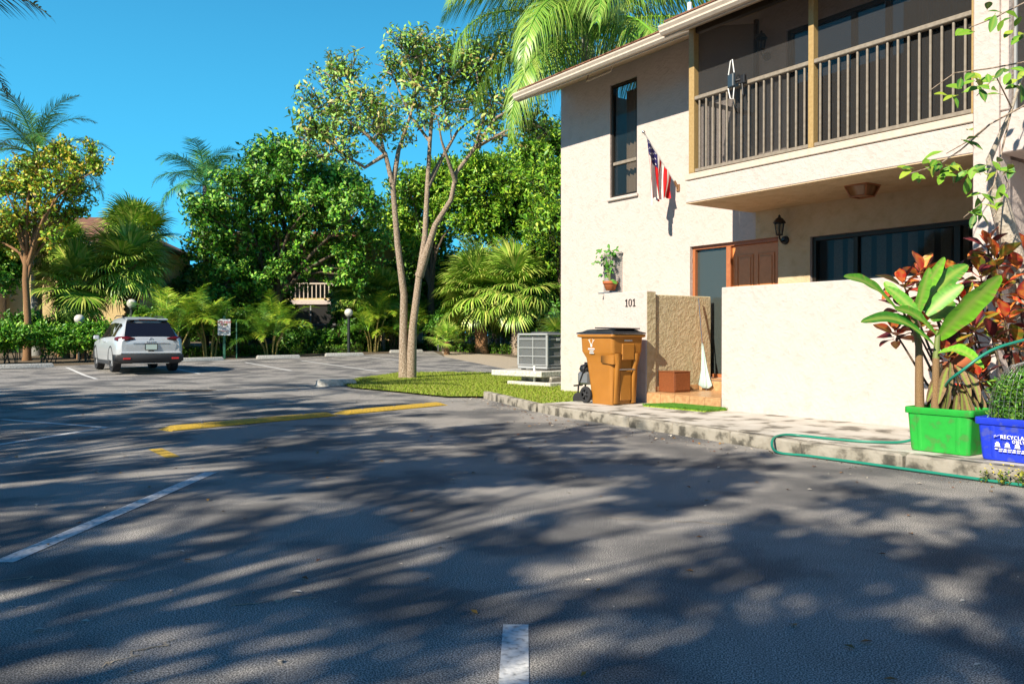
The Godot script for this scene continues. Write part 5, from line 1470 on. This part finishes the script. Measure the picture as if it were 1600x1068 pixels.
# ------------------------------------------------------------------ lamps, sign
func lot_furniture() -> void:
	for l in [[-17.3, 33.0, 1.45, "globe lamp on dark post behind the white car"], [-7.6, 38.4, 1.75, "globe lamp on dark post before the screened porch"], [-15.9, 34.5, 2.1, "globe lamp half hidden by palms right of the white car"]]:
		var t := thing("globe_lamp", "white " + l[3], "lamp", at(l[0], l[1]), "globe lamps at the lot edge")
		var h: float = l[2]
		part(t, "post", MB.new().tube([Vector3.ZERO, Vector3(0, h, 0)], [.075, .065], 10), M.post)
		part(t, "collar", MB.new().lathe(Vector3(0, h, 0), [[.09, -.06], [.11, -.02], [.10, .02], [0, .02]], 12), M.post)
		part(t, "globe", MB.new().lathe(Vector3(0, h + .17, 0), [[.08, -.17], [.14, -.13], [.19, -.04], [.195, .03], [.17, .11], [.1, .175], [0, .195]], 18), M.globe)
	var s := thing("parking_sign", "white sign with red lettering on green post", "sign", at(-12.0, 34.4, .25))
	part(s, "post", MB.new().bx(Vector3(-.05, -.05, -.03), Vector3(.05, 1.75, .0), .006), M.greenpost)
	var pl := part(s, "panel", MB.new().bx(Vector3(-.25, .95, .004), Vector3(.25, 1.62, .02), .01), M.white)
	text(pl, "lettering", "TOW AWAY", .085, M.red, Transform3D(Basis(), Vector3(0, 1.50, .024)))
	text(pl, "lettering", "ZONE", .085, M.red, Transform3D(Basis(), Vector3(0, 1.40, .024)))
	part(pl, "tow_symbol", MB.new().bar(Vector3(-.09, 1.20, .023), Vector3(.09, 1.33, .023), .025, .006).bar(Vector3(-.09, 1.33, .023), Vector3(.09, 1.20, .023), .025, .006), M.red)
	for k in 3: part(pl, "small_print", MB.new().box(Vector3(0, 1.14 - k * .055, .022), Vector3(.38 - .05 * (k % 2), .022, .004)), [M.red, M.ink, M.ink][k])
	var s2 := thing("bare_post", "thin green bare post standing right of the parking sign", "post", at(-11.55, 34.6))
	part(s2, "shaft", MB.new().bx(Vector3(-.025, -.05, -.02), Vector3(.025, 1.6, .02), .005), M.greenpost)
	part(s2, "cap", MB.new().bx(Vector3(-.03, 1.602, -.025), Vector3(.03, 1.62, .025), .004), M.greenpost)
	var f := thing("chain_link_fence", "grey chain link fence in the shade behind the sabal palms", "fence", at(.2, 42.5))
	for k in 6: part(f, "post", MB.new().tube([Vector3(-4 + k * 1.6, -.1, 0), Vector3(-4 + k * 1.6, 1.75, 0)], [.03, .03], 6), M.steel)
	part(f, "top_rail", MB.new().tube([Vector3(-4, 1.72, 0), Vector3(4, 1.72, 0)], [.02, .02], 6), M.steel)
	var wm := MB.new()
	for k in 110:
		var x := -4.0 + k * .08
		wm.bar(Vector3(x, .05, 0), Vector3(minf(x + 1.6, 4.0), .05 + minf(1.6, 4.0 - x), 0), .006, .006)
		wm.bar(Vector3(x, 1.65, .008), Vector3(minf(x + 1.6, 4.0), 1.65 - minf(1.6, 4.0 - x), .008), .006, .006)
	part(f, "mesh", wm, M.steel).set_meta("kind", "stuff")

# ------------------------------------------------------------------ trees, palms and hedges behind the lot
func rel(x: float, z: float, l: Array) -> Array:
	var o := []
	for q in l: o.append([q[0] - Vector3(x, gh(z), -z), Vector3(q[1], q[1] * .85, q[1])])
	return o

func far_plants() -> void:
	rng.seed = 77
	# twin-trunk tree on the grass island
	var ox := -2.95
	var oz := 21.6
	var o := Vector3(ox, gh(oz), -oz)
	var t := thing("island_tree", "slender pale twin-trunk tree with sparse olive crown on grass island", "tree", at(ox, oz))
	var paths := [[[Vector3(-2.813, 0.011, -21.60), Vector3(-2.847, 1.050, -21.60), Vector3(-2.830, 2.222, -21.60), Vector3(-2.983, 3.550, -21.50), Vector3(-3.086, 5.032, -21.40), Vector3(-3.269, 5.839, -21.30), Vector3(-3.698, 6.277, -21.20), Vector3(-4.151, 6.587, -21.00)], .125, .035], [[Vector3(-2.662, 0.011, -21.60), Vector3(-2.595, 1.384, -21.60), Vector3(-2.439, 2.731, -21.70), Vector3(-2.298, 3.752, -21.80), Vector3(-2.241, 5.123, -21.90), Vector3(-2.183, 6.334, -22.00), Vector3(-2.081, 7.528, -22.00), Vector3(-1.721, 8.705, -22.20)], .12, .03], [[Vector3(-2.439, 2.698, -21.70), Vector3(-2.000, 4.017, -21.50), Vector3(-1.576, 4.667, -21.40), Vector3(-1.437, 5.344, -21.30), Vector3(-0.953, 5.949, -21.20), Vector3(-0.409, 6.695, -21.10), Vector3(0.293, 7.076, -21.00)], .09, .03]]
	var br := [[[Vector3(-3.086, 5.032, -21.40), Vector3(-2.964, 5.989, -21.60), Vector3(-2.670, 6.963, -21.80), Vector3(-2.473, 8.125, -22.00)], .08], [[Vector3(-1.453, 5.096, -21.30), Vector3(-1.628, 5.610, -21.00), Vector3(-1.774, 6.052, -20.80), Vector3(-1.868, 6.643, -20.60)], .06], [[Vector3(-2.241, 5.089, -21.90), Vector3(-1.936, 5.852, -22.30), Vector3(-1.489, 6.739, -22.60), Vector3(-0.624, 7.551, -23.00)], .08], [[Vector3(-3.269, 5.806, -21.30), Vector3(-3.744, 5.415, -21.00), Vector3(-4.273, 5.729, -20.80), Vector3(-4.791, 6.244, -20.60)], .06], [[Vector3(-3.302, 5.872, -21.30), Vector3(-3.549, 6.794, -21.80), Vector3(-4.130, 7.586, -22.20), Vector3(-4.862, 8.252, -22.40)], .05], [[Vector3(-2.183, 6.300, -22.00), Vector3(-2.791, 7.150, -22.50), Vector3(-3.358, 8.467, -22.80)], .045], [[Vector3(-2.081, 7.494, -22.00), Vector3(-1.333, 8.050, -21.50), Vector3(-0.575, 8.282, -21.20)], .04], [[Vector3(-0.953, 5.949, -21.20), Vector3(-0.161, 6.294, -20.80), Vector3(0.559, 6.404, -20.60)], .045], [[Vector3(-2.081, 7.528, -22.00), Vector3(-2.333, 8.133, -21.50), Vector3(-2.629, 8.693, -21.20)], .04], [[Vector3(-0.953, 5.949, -21.20), Vector3(-0.676, 7.132, -21.80), Vector3(-0.172, 8.189, -22.20)], .045], [[Vector3(-4.862, 8.252, -22.40), Vector3(-4.408, 8.739, -22.30), Vector3(-3.976, 8.912, -22.30)], .018]]
	for p in paths:
		var ps := []
		var rs := []
		for i in p[0].size():
			ps.append(p[0][i] - o); rs.append(lerpf(p[1], p[2], pow(float(i) / (p[0].size() - 1), .8)) * (1.35 if i == 0 else 1.0))
		if p[1] > .1: ps[0].y = minf(ps[0].y, -.05)
		part(t, "trunk" if p[1] > .1 else "limb", MB.new().tube(ps, rs, 10, false), M.bark)
	var lm := MB.new()
	for p in br:
		var ps := []
		var rs := []
		for i in p[0].size():
			ps.append(p[0][i] - o); rs.append(lerpf(p[1], .012, float(i) / (p[0].size() - 1)))
		lm.tube(ps, rs, 7, false)
	var olive := [Color(.24, .44, .06), Color(.34, .50, .08), Color(.46, .36, .12), Color(.18, .38, .06), Color(.44, .52, .11), Color(.22, .44, .07), Color(.20, .40, .06), Color(.30, .48, .08)]
	var sp := sprig(26, .40, .16, .062, olive)
	var bl := rel(ox, oz, [[Vector3(-4.819, 8.137, -22.20), .55], [Vector3(-4.884, 7.076, -21.00), .55], [Vector3(-4.353, 7.245, -21.60), .6], [Vector3(-4.966, 6.294, -20.80), .55], [Vector3(-4.395, 6.343, -21.00), .6], [Vector3(-3.798, 6.747, -21.30), .6], [Vector3(-3.419, 6.343, -21.00), .4], [Vector3(-3.802, 7.470, -21.80), .45], [Vector3(-3.240, 6.846, -22.00), .5], [Vector3(-4.791, 5.717, -20.60), .35], [Vector3(-4.112, 5.729, -20.80), .35], [Vector3(-4.408, 8.307, -22.30), .4], [Vector3(-2.642, 8.564, -21.30), .6], [Vector3(-3.241, 8.491, -22.60), .55], [Vector3(-2.047, 8.722, -22.00), .65], [Vector3(-1.346, 8.367, -21.70), .6], [Vector3(-2.450, 7.893, -21.80), .55], [Vector3(-1.721, 8.017, -22.20), .6], [Vector3(-0.917, 8.050, -21.50), .6], [Vector3(-0.512, 7.699, -22.00), .55], [Vector3(-2.729, 7.358, -22.00), .4], [Vector3(-1.816, 7.160, -21.30), .5], [Vector3(-1.205, 7.414, -22.20), .5], [Vector3(-0.583, 6.800, -21.50), .5], [Vector3(0.000, 6.994, -21.00), .5], [Vector3(0.484, 6.616, -20.80), .45], [Vector3(-0.163, 6.262, -21.00), .35], [Vector3(0.719, 6.244, -20.60), .35], [Vector3(-1.612, 6.455, -20.80), .35], [Vector3(-2.388, 6.846, -22.00), .3], [Vector3(-0.251, 8.417, -21.60), .5], [Vector3(-2.679, 6.324, -21.60), .25], [Vector3(-0.814, 6.180, -21.00), .3]])
	for b in bl:
		for k in 3: limb(lm, b[0] + Vector3(0, -b[1].y * .5, 0) + rv() * .2, b[0] + rv() * b[1] * .9, .02, .006, .05)
	part(t, "branches", lm, M.bark)
	crown(t, bl, 60.0, sp, M.leaf, .7, 1.2, .2)
	# broad green tree before the porch house
	var gcol := [Color(.05, .22, .012), Color(.09, .30, .015), Color(.20, .42, .03), Color(.035, .15, .012), Color(.28, .45, .05)]
	var gs := sprig(40, .45, .20, .095, gcol)
	var gb := []
	for q in [[340,350,1.3], [370,300,1.3], [420,265,1.3], [470,260,1.2], [520,290,1.3], [550,330,1.3], [570,375,1.1], [330,400,1.2], [380,380,1.5], [440,340,1.6], [500,360,1.5], [400,430,1.3], [460,420,1.3], [530,410,1.2], [350,440,1.0], [430,240,.8], [545,300,.9], [320,330,.8], [560,430,.8], [490,310,1.2], [420,310,1.3]]:
		var d := rng.randf_range(37.5, 41.0)
		gb.append([Vector3((q[0] - 800) / 1290.0 * d + 11.5, 1.15 + (524 - q[1]) / 1290.0 * d - gh(40.5), 40.5 - d), Vector3(q[2], q[2] * .85, q[2])])
	tree("broad_tree", "broad glossy green tree with dense rounded crown before screened porch", -11.5, 40.5, gb, 46.0, gs, .22, 3.0, M.darkbark)
	# feathery yellow-green canopy trees right of the island tree
	var ycol := [Color(.16, .36, .015), Color(.26, .46, .025), Color(.36, .50, .04), Color(.08, .22, .012)]
	var ys := sprig(36, .5, .24, .085, ycol)
	for q in [[-4.3, 44.0, [[650,330,1.6], [690,300,1.7], [660,380,1.6], [720,330,1.6], [700,280,1.2], [640,290,1.0], [620,360,1.2]], "feathery yellow green canopy tree directly behind the twin-trunk tree"], [-.6, 43.0, [[760,290,1.7], [800,270,1.6], [830,310,1.6], [780,340,1.7], [740,270,1.1], [830,350,1.5], [750,360,1.4]], "feathery yellow green canopy tree above the sabal palms"], [2.4, 38.0, [[850,240,1.3], [870,290,1.4], [840,220,.9], [870,350,1.5], [885,230,1.2], [860,400,1.3], [880,460,1.3]], "green canopy tree touching the townhouse corner"]]:
		var bb := []
		for w in q[2]:
			var d: float = q[1] + rng.randf_range(-1.5, 1.5)
			bb.append([Vector3((w[0] - 800) / 1290.0 * d - q[0], 1.15 + (524 - w[1]) / 1290.0 * d - gh(q[1]), q[1] - d), Vector3(w[2], w[2] * .7, w[2])])
		tree("canopy_tree", q[3], q[0], q[1], bb, 52.0, ys, .2, 3.5, M.darkbark, Vector3.ZERO, "canopy trees behind the lot")
	# yellow tree at left
	var yl := sprig(30, .36, .15, .08, [Color(.32, .46, .03), Color(.50, .50, .03), Color(.22, .42, .03), Color(.50, .36, .03), Color(.16, .34, .03), Color(.26, .44, .03)])
	var yb := []
	for q in [[60,262,.8], [95,245,.8], [130,262,.7], [50,300,.8], [90,290,.9], [120,300,.7], [20,300,.7], [10,340,.8], [35,270,.6], [145,235,.35], [155,260,.4], [0,280,.6], [70,330,.6], [80,370,.45], [20,390,.6], [-10,370,.8], [100,340,.5], [45,350,.55], [120,330,.4]]:
		var d := 33.0 + rng.randf_range(-.8, .8)
		yb.append([Vector3((q[0] - 800) / 1290.0 * d + 19.4, 1.15 + (524 - q[1]) / 1290.0 * d - gh(33), 33.0 - d), Vector3(q[2], q[2] * .75, q[2]) * 1.0])
	tree("edge_tree", "deep green tree cut by the left frame edge", -22.2, 35.0, auto_blobs(Vector3(0, 4.0, 0), Vector3(1.7, 3.0, 1.6), 14, .9), 60.0, gs, .15, 2.0, M.darkbark)
	tree("yellow_tree", "yellow leaved tree with orange trunk before the yellow house", -19.4, 33.0, yb, 62.0, yl, .13, 4.2, M.boot)
	# dark thicket trees that close the view behind
	var dk := sprig(40, .6, .24, .11, [Color(.05, .16, .012), Color(.08, .22, .015), Color(.13, .28, .025)])
	var names := ["left of the porch house", "behind the sabal and the car", "far right of the porch house", "behind the island tree", "between the two canopy trees", "behind the sabal palms", "behind the air conditioner", "at the left house corner", "left of the thin sabal palm", "hidden by the townhouse corner", "left of the screened porch", "between the yellow house and the sabal"]
	var tp := [[-17.6, 49.0, 5.0, 2.8], [-15.6, 44.5, 4.6, 2.4], [-5.6, 47.0, 5.0, 2.4], [-3.6, 48.0, 5.6, 2.8], [-1.0, 46.5, 5.4, 2.6], [1.6, 45.0, 5.2, 2.6], [3.6, 42.0, 4.8, 2.6], [-24.5, 50.0, 6.0, 3.0], [-7.9, 45.3, 4.0, 1.7], [5.8, 40.0, 6.0, 2.6], [-13.6, 43.6, 3.6, 1.6], [-20.0, 45.5, 4.0, 2.0]]
	for k in tp.size():
		var q: Array = tp[k]
		tree("thicket_tree", "dark dense thicket tree " + names[k], q[0], q[1], auto_blobs(Vector3(0, q[2] * .48, 0), Vector3(q[3], q[2] * .55, 1.8), 16, 1.15), 46.0, dk, .14, 1.4, M.darkbark, Vector3.ZERO, "thicket behind the lot")
	var fx := []
	for k in 2600:
		var x := rng.randf_range(-48.0, 26.0)
		var d := 60.0 + rng.randf() * 5.0
		fx.append(aligned(Vector3(x, gh(d) + rng.randf() * (3.6 + 1.4 * sin(x * .9) + .8 * sin(x * 2.3)), -d), rv() + Vector3(0, .6, 0), rng.randf_range(1.2, 2.2)))
	var fw := scatter(self, numbered("far_wood"), dk, M.leaf, fx)
	fw.set_meta("label", "far dark wood closing the view behind the houses"); fw.set_meta("category", "wood")
	# palms
	var qc := [Color(.12, .28, .03), Color(.20, .36, .05), Color(.30, .42, .08)]
	var fq := [feather(4.8, 1.5, 120, .5, 2.1, 1.7, qc, .009), feather(4.6, 1.45, 115, .3, 1.9, 1.9, qc, .009), feather(5.2, 1.55, 125, .7, 2.5, 1.6, qc, .009)]
	palm("queen_palm", "tall queen palm with long drooping fronds above the townhouse roof", 1.75, 20.3, 0, 8.6, .17, M.grey, fq, 34, -.45, 1.2, .85, 1.1, Vector3(.1, 0, 0))
	var fr := [feather(3.4, .85, 56, .35, 1.7, .32, [Color(.04, .15, .025), Color(.07, .19, .03), Color(.12, .22, .04)]), feather(3.2, .8, 56, .2, 1.5, .35, [Color(.05, .15, .03), Color(.08, .2, .03), Color(.10, .2, .04)])]
	palm("royal_palm", "royal palm with smooth grey trunk at the left edge", -21.6, 37.5, 0, 8.3, .20, M.grey, fr, 17, -.35, 1.25, 1.0, 1.2, Vector3.ZERO, 0.0, "", M.stemm)
	palm("feather_palm", "blue green feather palm rising behind the broad green tree", -18.2, 49.0, 0, 9.6, .16, M.grey, [feather(3.2, .95, 54, .45, 2.2, .5, [Color(.05, .20, .06), Color(.08, .25, .06), Color(.13, .28, .06)])], 22, -.5, 1.2, 1.0, 1.25)
	palm("corner_palm", "palm outside the left frame, fronds showing in the upper corner", -9.35, 11.6, 0, 5.6, .16, M.grey, [feather(2.9, .7, 50, .35, 1.6, .35, [Color(.03, .08, .015), Color(.05, .11, .02)])], 15, -.3, 1.2, .9, 1.05)
	var sc := [Color(.22, .40, .04), Color(.36, .50, .08), Color(.52, .56, .12), Color(.15, .28, .03)]
	var fs := [fan(.9, 1.1, 44, sc, .8), fan(.8, 1.05, 42, sc, 1.0), fan(1.0, 1.15, 44, sc, .55)]
	var gp := "sabal palms"
	palm("sabal_palm", "sabal palm with rough orange boots behind the white car", -16.7, 36.0, 0, 4.0, .20, M.boot, fs, 44, -1.1, 1.3, 1.0, 1.35, Vector3(.12, 0, 0), .12, gp)
	palm("sabal_palm", "sabal palm before the yellow house wall, left of the car", -18.6, 35.5, 0, 3.2, .18, M.boot, fs, 40, -1.0, 1.3, .9, 1.25, Vector3(-.1, 0, 0), .12, gp)
	palm("sabal_palm", "sabal palm rising before the yellow house roof", -17.7, 38.5, 0, 5.5, .18, M.boot, fs, 40, -1.1, 1.3, 1.0, 1.3, Vector3(.1, 0, 0), .12, gp)
	palm("sabal_palm", "sabal palm between the royal palm trunk and the roof", -19.9, 36.5, 0, 4.7, .17, M.boot, fs, 40, -1.1, 1.3, .9, 1.2, Vector3(.1, 0, 0), .12, gp)
	palm("sabal_palm", "left and nearer of the two big sabal palms by the air conditioner", -1.45, 39.5, 0, 3.0, .25, M.boot, fs, 52, -1.0, 1.35, 1.15, 1.5, Vector3(-.15, 0, 0), .12, gp)
	palm("sabal_palm", "right smoother trunked sabal palm behind the air conditioner", .25, 38.5, 0, 3.1, .22, M.bark, fs, 50, -1.0, 1.35, 1.1, 1.45, Vector3.ZERO, .08, gp)
	palm("sabal_palm", "strongly leaning sabal palm before the screened porch", -9.0, 42.5, 0, 2.9, .20, M.boot, fs, 28, -.7, 1.2, .8, 1.05, Vector3(.9, 0, 0), .12, gp)
	palm("sabal_palm", "thin trunked sabal palm left of the twin-trunk tree", -6.7, 43.0, 0, 3.0, .09, M.grey, fs, 28, -.9, 1.2, .9, 1.15, Vector3.ZERO, 0.0, gp)
	var fy := [fan(.7, .7, 26, [Color(.2, .38, .03), Color(.32, .48, .04), Color(.44, .52, .08)], .6), fan(.6, .65, 26, sc, .5)]
	palm("young_palm", "young bright sabal palm on the sand left of the big palms", -3.0, 38.0, 0, .7, .12, M.boot, fy, 16, -.3, 1.3, .8, 1.1, Vector3.ZERO, 0.0, "young palms")
	palm("young_palm", "young fan palm beside the townhouse corner", 1.75, 30.0, 0, .9, .12, M.boot, fy, 18, -.2, 1.3, .9, 1.2, Vector3.ZERO, 0.0, "young palms")
	palm("palmetto", "spiky dark palmetto left of the white car's roof", -18.9, 35.0, 0, 1.0, .12, M.boot, [fan(.7, .75, 26, [Color(.03, .09, .012), Color(.06, .13, .02)], .2)], 18, .1, 1.4, .9, 1.2, Vector3.ZERO, 0.0, "palmettos")
	palm("palmetto", "spiky dark palmetto behind the white car's roof", -17.9, 34.2, 0, .9, .12, M.boot, [fan(.7, .75, 26, [Color(.03, .09, .012), Color(.06, .13, .02)], .2)], 18, .1, 1.4, .9, 1.2, Vector3.ZERO, 0.0, "palmettos")
	# clumping areca palms right of the car
	var ar := [feather(1.9, .5, 34, .9, 1.7, .3, [Color(.16, .34, .02), Color(.32, .46, .03), Color(.44, .5, .05)]), feather(1.7, .45, 32, .7, 1.5, .3, [Color(.06, .17, .015), Color(.12, .24, .02)])]
	var an := ["areca palm clump just right of the white car", "areca palm clump left of the parking sign", "areca palm clump right of the parking sign", "areca palm clump under the broad tree's right side", "small areca palm clump right of the thin sabal"]
	for k in 5:
		var q: Array = [[-13.9, 34.0, 1.3], [-12.9, 35.2, 1.6], [-10.6, 36.2, 1.2], [-7.0, 41.6, 1.5], [-5.4, 42.4, 1.2]][k]
		var t2 := thing("areca_palm", an[k], "palm tree", at(q[0], q[1]), "areca palm clumps")
		for j in 7:
			var a := j * 2.4
			var foot := Vector3(cos(a), 0, sin(a)) * .22
			var top := foot * 2.6 + Vector3(0, q[2] * rng.randf_range(.6, 1.15), 0)
			part(t2, "stem", MB.new().tube([foot - Vector3(0, .05, 0), foot * 1.4 + Vector3(0, top.y * .5, 0), top], [.04, .035, .03], 7), M.cane)
			for f in 7:
				var s := rng.randf_range(.8, 1.15)
				var b := Basis(Vector3.UP, a + f * 2.4) * Basis(Vector3(0, 0, 1), lerpf(.9, -.35, f / 6.0)) * Basis(Vector3(1, 0, 0), rng.randf_range(-.3, .3))
				part(t2, "frond", ar[rng.randi() % 2], M.frond, Transform3D(b.scaled_local(Vector3(s, s, s)), top))
	# hedge shrubs
	var hs := sprig(36, .22, .13, .06, [Color(.06, .22, .012), Color(.12, .34, .02), Color(.24, .44, .03)])
	var hn := ["at the far left frame edge", "left of the yellow trunk", "in front of the yellow trunk", "in front of the grey royal palm trunk", "next to the white car's nose", "behind the white car's nose"]
	for k in 6:
		var x := -20.4 + k * .95
		var zz := 28.9 + k * .75
		var s := thing("hedge_shrub", "dense glossy green hedge shrub " + hn[k], "shrub", at(x, zz), "hedge along the lot edge")
		var stm := MB.new()
		for j in 7: limb(stm, Vector3(rng.randf_range(-.3, .3), -.05, rng.randf_range(-.2, .2)), Vector3(rng.randf_range(-.7, .7), rng.randf_range(.7, 1.2), rng.randf_range(-.3, .3)), .02, .008)
		part(s, "stems", stm, M.darkbark)
		crown(s, auto_blobs(Vector3(0, .78, 0), Vector3(.95, .72, .75), 9, .45), 150.0, hs, M.leaf, .7, 1.2, .3)
	# understory shrubs under the trees
	var us := sprig(34, .3, .18, .08, [Color(.04, .14, .01), Color(.07, .20, .015), Color(.14, .28, .02)])
	var un := ["behind the leftmost hedge shrub", "under the yellow tree", "right behind the white car", "left of the first areca clump", "behind the parking sign", "under the broad tree's left side", "under the broad tree's trunk", "left of the leaning sabal", "right of the leaning sabal", "left of the thin sabal", "behind the young palm", "between the big sabal palms", "right of the big sabal palms", "beside the townhouse corner"]
	var up := [[-21.5, 33.0, 1.7], [-19.9, 33.6, 1.9], [-15.4, 34.8, 2.0], [-14.9, 36.6, 2.3], [-12.4, 37.0, 1.9], [-13.9, 39.5, 2.2], [-10.6, 39.6, 1.2], [-9.8, 41.6, .9], [-7.8, 41.8, 1.6], [-6.2, 42.8, 2.2], [-3.4, 41.6, 2.0], [-.5, 41.2, 1.9], [1.3, 39.6, 2.2], [2.3, 34.0, 2.4]]
	for k in up.size():
		var q: Array = up[k]
		var s := thing("understory_shrub", "dark green understory shrub " + un[k], "shrub", at(q[0], q[1]), "understory shrubs")
		var stm := MB.new()
		for j in 6: limb(stm, Vector3(rng.randf_range(-.2, .2), -.05, rng.randf_range(-.2, .2)), Vector3(rng.randf_range(-.6, .6), q[2] * .6, rng.randf_range(-.4, .4)), .025, .008)
		part(s, "stems", stm, M.darkbark)
		crown(s, auto_blobs(Vector3(0, q[2] * .55, 0), Vector3(1.1, q[2] * .5, .9), 10, .5), 70.0, us, M.leaf, .7, 1.3, .3)
	# low shade plants along the beds
	var gl := sprig(26, .25, .16, .06, [Color(.04, .14, .01), Color(.09, .22, .015), Color(.18, .28, .03)])
	var xs := []
	for k in 900:
		var f := rng.randf()
		var x := lerpf(-16.0, 3.5, f)
		var d := 0.0
		if x < -4.5: d = lerpf(30.5, 43.0, (x + 16.0) / 11.5) + 1.6 + absf(rng.randfn()) * 2.5
		else: d = lerpf(43.5, 34.0, (x + 4.5) / 8.0) + absf(rng.randfn()) * 2.0
		xs.append(aligned(Vector3(x, gh(d) + .1, -d), Vector3(0, 1, 0) + rv() * .4, rng.randf_range(.4, 1.3)))
	var gc := scatter(self, numbered("ground_cover"), gl, M.leaf, xs)
	gc.set_meta("label", "low leafy ground cover in the beds behind the lot"); gc.set_meta("category", "plants")

func _ready() -> void:
	rng.seed = 20240611
	var cam := Camera3D.new()
	cam.name = "camera"
	cam.fov = 44.97; cam.near = .05; cam.far = 1500.0
	cam.position = Vector3(0, 1.15, 0)
	cam.rotation.x = -.00775
	add_child(cam)
	cam.current = true
	var we := WorldEnvironment.new()
	we.name = "sky"
	var env := Environment.new()
	env.background_mode = Environment.BG_SKY
	var sk := Sky.new()
	var sm := ProceduralSkyMaterial.new()
	sm.sky_top_color = lin(.004, .045, .25); sm.sky_horizon_color = lin(.13, .88, 1.42); sm.sky_curve = .31
	sm.ground_bottom_color = lin(.10, .10, .09); sm.ground_horizon_color = lin(.3, .4, .45)
	sm.sun_angle_max = 5.0
	sk.sky_material = sm
	env.sky = sk
	env.background_energy_multiplier = .61
	env.tonemap_mode = Environment.TONE_MAPPER_LINEAR
	env.tonemap_exposure = 1.7
	env.sdfgi_enabled = true; env.ssao_enabled = true; env.ssil_enabled = true
	we.environment = env
	add_child(we)
	var sun := DirectionalLight3D.new()
	sun.name = "sun"
	sun.light_energy = 1.6; sun.light_angular_distance = .53; sun.light_color = Color(1.0, .955, .88); sun.shadow_enabled = true
	add_child(sun)
	sun.look_at_from_position(Vector3.ZERO, TB.basis * Vector3(-.3, -.7, -1.0), Vector3.UP)
	materials()
	ground()
	townhouse()
	shade_trees()
	garden()
	porch_things()
	yard_things()
	vehicles()
	far_buildings()
	far_plants()
	lot_furniture()
